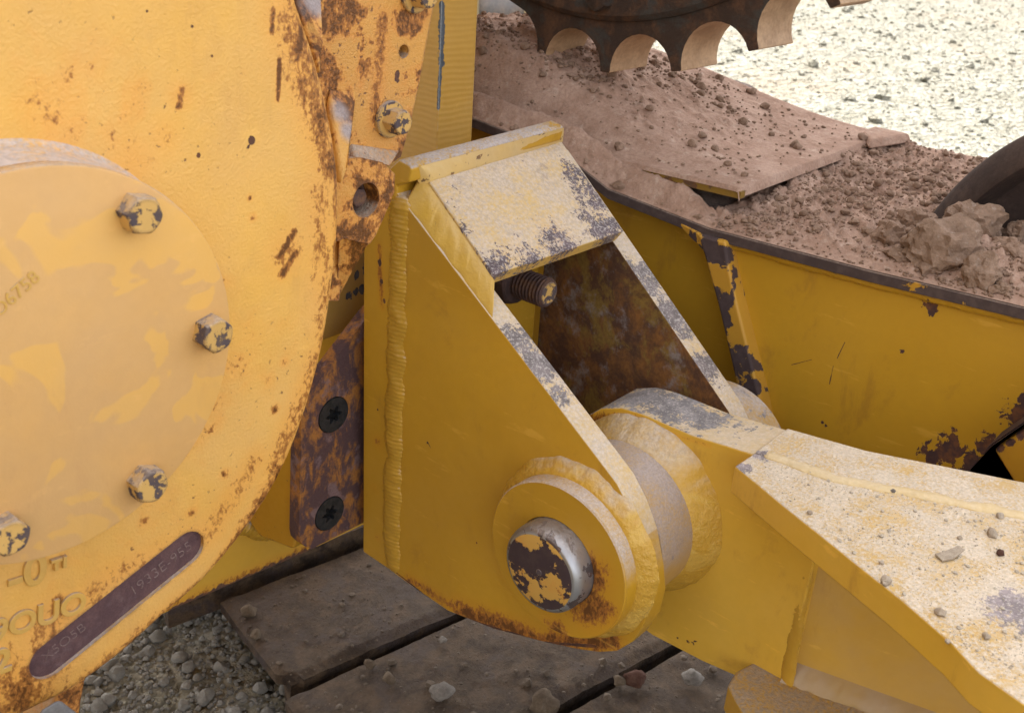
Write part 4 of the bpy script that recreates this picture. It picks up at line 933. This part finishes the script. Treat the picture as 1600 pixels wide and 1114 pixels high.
def fcov(x, y):
    a, b = dirtn(x, y)
    e = sst(1.148, 1.18, x)*(1-sst(1.585, 1.602, x))*sst(.587, .62, y)
    drop = -.005*(1-sst(1.150, 1.153, x))-.012*(1-sst(.588, .592, y))-.012*sst(1.600, 1.603, x)
    cl = max(0, a-.12)
    return zcover(x, y)+.0015+drop+e*((.0025*a+.0008*b)+rough_(x, y)*(.020*cl+.006*max(0, b)))
t_d = gridmesh(fcov, 1.150, 1.603, .588, 1.6, 150, 300, m_dirt, 'caked_dust', None)
t_d.name = 'caked_dust'; t_d['kind'] = 'stuff'; t_d['label'] = 'smooth brown dust caked over the raised cover of the track frame'; t_d['category'] = 'dust'
def fflat(x, y):
    a, b = dirtn(x+3, y)
    z = ztop(y)+.075*(x-1.12)
    e = sst(1.121, 1.16, x)*(1-sst(1.59, 1.618, x))
    hole = (1-sst(1.262, 1.275, x)*(1-sst(1.445, 1.458, x))*(1-sst(.372, .39, y)))
    pile = .012*math.exp(-((x-1.215)/.05)**2-((y-.36)/.10)**2)+.012*math.exp(-((x-1.20)/.05)**2-((y-.22)/.12)**2)
    pile += .007*math.exp(-((y-.588)/.022)**2)*sst(1.13, 1.17, x)*(.7+.6*a)
    return z+.0012+(e*(.005+.007*a+.0095*max(0, b)+pile)) - (1-hole)*.10
t_d2 = gridmesh(fflat, 1.121, 1.618, -.345, .62, 170, 300, m_dirt, 'dust_layer', None)
t_d2['kind'] = 'stuff'; t_d2['label'] = 'lumpy brown dirt lying along the flat top of the track frame'; t_d2['category'] = 'dirt'
t_d3 = gridmesh(lambda x, y: ztop(y)+.001+.075*(x-1.12)+sst(1.121, 1.13, x)*(.004+.022*sst(1.124, 1.149, x)*sst(.60, .67, y)+.008*max(0, dirtn(x, y)[0])+.004*max(0, dirtn(x, y)[1])), 1.121, 1.1515, .60, 1.4, 16, 260, m_dirt, 'ledge_dirt', None)
t_d3['kind'] = 'stuff'; t_d3['label'] = 'crumbly brown dirt on the narrow ledge beside the raised cover'; t_d3['category'] = 'dirt'
# loose crumbs
rnd = random.Random(9); it = []
while len(it) < 2300:
    x = rnd.uniform(1.17, 1.58); y = rnd.uniform(.60, 1.45)
    w = .10+.9*rough_(x, y)*max(0, min(1, .55+1.6*mnoise.noise(Vector((x*7, y*7, 4)))))
    if rnd.random() > w: continue
    r = min(.0085, .0015*(1/max(1e-3, rnd.random()))**.46)
    it.append(((x, y, fcov(x, y)+r*.3), r, rnd.randrange(999), rnd.uniform(.6, .9), 2 if r > .004 else 1))
while len(it) < 6800:
    x = rnd.uniform(1.125, 1.60); y = rnd.uniform(.05, .60)
    if 1.255 < x < 1.465 and y < .40: continue
    if rnd.random() > .35+.65*max(0, min(1, .5+1.4*mnoise.noise(Vector((x*8, y*8, 9))))): continue
    r = min(.0065, .0014*(1/max(1e-3, rnd.random()))**.42)
    if x < 1.133: r = min(r, .0025)
    it.append(((x, y, fflat(x, y)+r*.3), r, rnd.randrange(999), rnd.uniform(.6, .9), 2 if r > .004 else 1))
while len(it) < 7300:
    x = rnd.uniform(1.126, 1.147); y = rnd.uniform(.60, 1.1); r = min(.009, .0016*(1/max(1e-3, rnd.random()))**.5)
    it.append(((x, y, ztop(y)+.004+r*.3), r, rnd.randrange(999), .8, 1))
bigmesh('dirt_crumbs', it, m_clod, True, kind='stuff', label='scattered brown dirt crumbs over the top of the track frame', category='dirt')
# single rocks by the roller
def on_frame(px, py, r, x): p = PX(px, py, x); return Vector((x, p.y, ztop(p.y)+.075*(x-1.12)+r*.62))
RK = [(1474, 390, .037, 1.200, 3, m_rock, (1.25, 1.0, .95), 'biggest tan rock of the pile by the dark roller, with a greyish lower face'),
      (1518, 352, .030, 1.235, 5, m_rock, (1, 1.15, 1.1), 'rounded brown rock behind the biggest one, leaning on the dark roller'),
      (1392, 372, .024, 1.190, 7, m_clod, (1.2, 1, .9), 'brown rock at the left end of the pile, beside the slot of the dark roller'),
      (1430, 350, .022, 1.225, 8, m_clod, (1, 1.1, 1), 'pointed brown rock between the roller rim and the biggest rock'),
      (1533, 428, .0205, 1.142, 9, m_rock, (.9, 1.05, 1.15), 'flat-faced orange-tan stone standing at the flange edge'),
      (1578, 400, .026, 1.195, 12, m_clod, (1.2, 1.1, .8), 'low brown rock right of the tan stone, by the frame edge of the photo'),
      (1592, 368, .018, 1.225, 13, m_rock, (1, 1, 1), 'small tan rock at the right border, high against the roller'),
      (1412, 402, .018, 1.165, 14, m_clod, (1.5, 1, .7), 'flat brown clod low in front of the biggest rock, on its left'),
      (1552, 408, .010, 1.165, 15, m_rock2, (1.2, 1, .9), 'little grey pebble just above the flat-faced tan stone'),
      (1594, 440, .013, 1.140, 16, m_rock2, (1.3, 1, .6), 'pale grey flake of stone at the right border on the flange edge'),
      (1565, 452, .009, 1.136, 17, m_rock, (1.2, 1, .9), 'small tan pebble right of the flat-faced stone on the flange edge')]
for px, py, r, x, sd_, mt, sq, lb in RK:
    lo, hi = 1.10, 1.60
    for _ in range(40):          # where the sight line meets the frame top
        x = (lo+hi)/2; c = PX(px, py, x)
        if c.z > ztop(c.y)+.075*(x-1.12)+r*sq[2]*.62: lo = x
        else: hi = x
    obj('rock', rock(c, r, sd_, sub=4, sq=sq, rough=.55), mt, label=lb, cat='rock', group='rocks piled by the roller', base=c, smooth=24)

# ------------------------------------------------------------------ sprocket
SC = Vector((1.25, .92, .287)); RT, RG, NT = .563, .0510, 30
t_s = thing('drive_sprocket', 'dark rusty drive sprocket hanging in from the top, curves coloured as lit between its teeth', 'sprocket', (1.28, SC.y, SC.z-.56))
out = []
for k in range(NT):
    th = R_(-94.2+12*k+6); cx, cz = SC.y+(RT+.004)*math.cos(th), SC.z+(RT+.004)*math.sin(th)
    for i in (range(8) if k == 1 else range(7, 15) if k == 2 else range(15)):
        al = th-R_(90)-R_(4)-R_(172)*i/14
        out.append((cx+RG*math.cos(al)*1.0, cz+RG*math.sin(al)*1.06))
sp_ = obj('toothed_ring', prism(out, 1.25, 1.345, 'x', holes=[circ(SC.y, SC.z, .42, 96)]), m_sprocket, t_s, bevel=.006, seg=3, mat2=m_tooth)
faces_by(sp_, lambda p: abs(p.normal.x) < .2 and (Vector((0, p.center.y+OFF[t_s.name].y-SC.y, p.center.z+OFF[t_s.name].z-SC.z)).length > .5))
obj('carrier', lathe((1.238, SC.y, SC.z), (1, 0, 0), [(.03, 0), (.03, .30), (.006, .33), (0, .345), (0, .488), (.006, .495), (.0125, .496), (.0125, .43), (.06, .43), (.06, 0)], 128), m_sprocket, t_s)
for k in range(NT):
    th = R_(-94.2+12*k)
    obj('bolt', hexbolt(Vector((1.238, SC.y+.463*math.cos(th), SC.z+.463*math.sin(th))), (-1, 0, 0), .034, .018, k), m_sprocket, t_s) if k % 2 == 0 else None

# ------------------------------------------------------------------ roller
t_r = thing('track_roller', 'dark brown flanged roller rising from the track frame at the right border', 'roller', (1.36, .143, -.478-.284))
obj('disc', lathe((1.30, .143, -.478), (1, 0, 0), [(.03, 0), (.03, .20), (.026, .238), (.003, .2485), (0, .251), (.001, .254), (.020, .2805), (.026, .284), (.12, .284), (.12, 0)], 160), m_wheel, t_r, smooth=25)
obj('hub', lathe((1.285, .143, -.478), (1, 0, 0), [(0, 0), (0, .06), (.005, .065), (.05, .07), (.05, 0)], 48), m_wheel, t_r)

# ------------------------------------------------------------------ track shoes
th = math.atan2(-.2, .98); U = Vector((math.cos(th), math.sin(th), 0)); Vv = Vector((-U.y, U.x, 0))
F1 = Vector((.711, .951, -1.10))
def shoe_bm():
    bm = bmesh.new(); L, D, T, nx, ny = .80, .222, .020, 150, 48
    V = []
    for j in range(ny+1):
        row = []
        for i in range(nx+1):
            u, v = L*i/nx, D*j/ny
            ch = max(0, .030-u)*max(0, 1-v/.030) if v < .03 and u < .03 else 0
            z = .0030*mnoise.fractal(Vector((u*14, v*14, 2.7)), 1, 2, 5)+.0022*max(0, mnoise.fractal(Vector((u*60, v*60, 1.7)), .8, 2, 4))
            z -= .006*sst(.018, 0, v)+.004*sst(.012, 0, u)
            row.append(bm.verts.new(U*(u+ch)+Vv*v+Vector((0, 0, z))))
        V.append(row)
    for j in range(ny):
        for i in range(nx): bm.faces.new((V[j][i], V[j][i+1], V[j+1][i+1], V[j+1][i]))
    rim = [V[0][i] for i in range(nx+1)]+[V[j][nx] for j in range(1, ny+1)]+[V[ny][i] for i in range(nx-1, -1, -1)]+[V[j][0] for j in range(ny-1, 0, -1)]
    low = [bm.verts.new((v.co.x, v.co.y, -T)) for v in rim]
    for i in range(len(rim)):
        j = (i+1) % len(rim); bm.faces.new((rim[i], rim[j], low[j], low[i]))
    bm.faces.new(low)
    return bm
def grouser_bm():
    pr = [(.006, -.012), (.030, -.012), (.024, -.075), (.012, -.075)]
    A = [U*.012+Vv*a+Vector((0, 0, b)) for a, b in pr]; B = [U*.79+Vv*a+Vector((0, 0, b)) for a, b in pr]
    return hull8(A, B)
SH = [(-1, 'muddy track shoe farthest back, its edge a dark bar under the yellow low plate'), (0, 'muddy track shoe whose whole left end and corner show beside the gravel'), (1, 'muddy track shoe under the bracket boss, carrying a pale grey stone'), (2, 'muddy track shoe nearest the camera, under the lift arm at the bottom')]
first = None
for k, lb in SH:
    pos = F1-Vv*(.245*k)+(U*-.085+Vector((0, 0, .028)) if k == -1 else Vector((0, 0, 0)))-Vector((0, 0, .003*k))
    if k == 1: pos -= U*.012
    if first is None:
        t = thing('track_shoe', lb, 'track shoe', (0, 0, 0), 'track shoes lying side by side')
        p_ = obj('plate', shoe_bm(), m_shoe, t, smooth=50); g_ = obj('grouser', grouser_bm(), m_shoe, t)
        first = (t, p_, g_)
    else:
        t = first[0].copy(); COL.objects.link(t); t['label'] = lb
        for c in first[1:]:
            d = c.copy(); COL.objects.link(d); d.parent = t
    t.location = pos
rnd = random.Random(21); it = []
for i in range(2600):
    u, v = rnd.uniform(0.0, .75), rnd.uniform(-.47, .42)
    kk = math.floor(v/.245); vi = v-kk*.245
    if vi > .215: continue
    r = min(.0085, .0011*(1/max(1e-3, rnd.random()))**.46)
    p = F1+U*u+Vv*v+Vector((0, 0, (.028 if kk == 1 else 0)+.002))
    it.append(((p.x, p.y, p.z), r, rnd.randrange(999), .7, 1))
bigmesh('shoe_crumbs', it, rusty('muddy_crumbs', (.095, .068, .048), (.15, .112, .08), 40, bump=.0005), kind='stuff', label='dirt crumbs sprinkled over the track shoes', category='dirt')
zs = -1.098
m_stone = earth('grey_stone', (0.15, 0.13, 0.115), (0.22, 0.195, 0.17), 45, bump=0.002, fine=300)
m_mudclod = earth('mud_clod', (0.10, 0.072, 0.05), (0.16, 0.12, 0.085), 45, bump=0.002, fine=300)
ST = [(690, 1081, .0155, m_rock2, 31, 'pale grey angular stone on the middle track shoe'), (850, 1096, .022, m_clod, 32, 'brown lump of dirt on the gap between the two nearest track shoes'),
      (994, 1060, .0165, m_redrock, 33, 'dark reddish stone on the nearest track shoe'), (1083, 1059, .0145, m_rock2, 34, 'round grey stone on the nearest track shoe, under the arm'),
      (968, 1063, .010, m_clod, 35, 'small brown stone touching the dark reddish one'), (577, 1037, .0085, m_clod, 36, 'small brown stone at the back edge of the middle track shoe'),
      (607, 1060, .010, m_clod, 37, 'brown stone left of the pale grey angular one'), (388, 954, .013, m_rock, 38, 'tan stone at the back of the shoe beside the gravel'),
      (400, 990, .009, m_clod, 39, 'flat brown stone in the middle of the shoe beside the gravel'), (692, 1000, .006, m_rock2, 40, 'little pebble near the boss on the middle track shoe')]
for px, py, r, mt, sd_, lb in ST:
    c = PZ(px, py, zs+r*.45)
    obj('stone', rock(c, r, sd_, sub=3, sq=(1.15, 1, .75), rough=.45), {m_rock2: m_stone, m_clod: m_mudclod, m_rock: m_mudclod}.get(mt, mt), label=lb, cat='stone', group='stones on the track shoes', base=c, smooth=50)

# ------------------------------------------------------------------ grit and pebbles on the arm
m_pebble = earth('pale_pebble', (0.33, 0.265, 0.20), (0.46, 0.38, 0.295), 120, bump=.001, fine=600)
PB = [(1383, 911, .0058, m_rock, 'two-toned tan pebble on the left edge of the arm top'), (1468, 959, .0052, m_rock2, 'rounded tan pebble in the lower middle of the arm top'), (1549, 836, .0062, m_rock2, 'pale lump beside the raised weld line of the arm top'),
      (1562, 866, .0042, m_redrock, 'dark pebble below the pale lump near the right border'), (1500, 842, .0028, m_rock2, 'small pebble left of the pale lump'), (1480, 1003, .0026, m_rock2, 'whitish crumb low on the arm top'), (1377, 880, .0028, m_clod, 'brown crumb just above the two-toned pebble'),
      (1395, 769, .0030, m_rock2, 'dark grey crumb on the raised weld line'), (1540, 996, .0038, m_rock2, 'white pebble low at the right on the arm top'), (1562, 808, .0042, m_clod, 'brown crumb on the far strip near the right border'), (1265, 802, .0032, m_rock2, 'pale crumb near the upper end of the arm top')]
for i, (px, py, r, mt, lb) in enumerate(PB):
    r *= .8; c = pt_arm(px, py)+Vector((0, 0, r*.5))
    obj('pebble', rock(c, r, 50+i, sub=3, sq=(1.15, 1, .85), rough=.5), m_redrock if 'dark pebble' in lb else (m_stone if 'dark grey' in lb else m_pebble), label=lb, cat='pebble', group='pebbles on the arm', base=c, smooth=50)
fk = [pt_arm(*p)+Vector((0, 0, .0012)) for p in ((1460, 869), (1472, 879), (1488, 876), (1505, 867), (1494, 862), (1476, 864))]
fk[0].z += .0005; fk[3].z += .0035; fk[4].z += .004
obj('paint_flake', hull8(fk, [p+Vector((0, 0, .0012)) for p in fk]), m_pebble, label='thin pale flake lying in the middle of the arm top', cat='flake', base=fk[0])
rnd = random.Random(33); it = []
while len(it) < 2600:
    px = rnd.uniform(1150, 1640); py = rnd.uniform(690, 1150); c = pt_arm(px, py)
    ok = c.x > .655+.18*(c.y-.09)/.294+.012+(.0 if c.y < .09 else .0) and c.x < plan(LX1, c.y)-.003 and c.y < .375
    lim = .834-(.385-c.y)*.56+.010
    if not ok or c.x < lim or (rnd.random() > .25+1.2*max(0, mnoise.noise(Vector((c.x*14, c.y*14, 2)))+.25)): continue
    r = min(.0022, .00036*(1/max(1e-3, rnd.random()))**.38)
    it.append(((c.x, c.y, c.z+r*.3), r, rnd.randrange(999), .8, 1))
bigmesh('arm_grit', it, earth('pale_grit', (.40, .34, .27), (.52, .45, .36), 60, bump=.0004, fine=500), kind='stuff', label='fine grit sprinkled over the dusty arm top', category='grit')

# ------------------------------------------------------------------ something grey far off on the bright ground
fr = PZ(786, 38, GZ+.02); fr = Vector((fr.x, fr.y, GZ))
t_o = thing('far_drum', 'blurred grey drum with tan rims lying far off on the bright ground, top centre', 'drum', fr)
dax = Vector((.55, -.83, 0)).normalized()
obj('shell', lathe(fr-dax*.22+Vector((0, 0, .20)), dax, [(0, 0), (0, .15), (.03, .165), (.41, .165), (.44, .15), (.44, 0)], 40), rusty('grey_drum', (.20, .19, .20), (.30, .25, .23), 6), t_o)
for s_ in (-.20, .17):
    obj('rim', lathe(fr+dax*s_+Vector((0, 0, .20)), dax, [(0, .15), (0, .205), (.04, .205), (.04, .15)], 40, closed=True), rusty('tan_rim', (.45, .33, .17), (.5, .42, .28), 8), t_o)
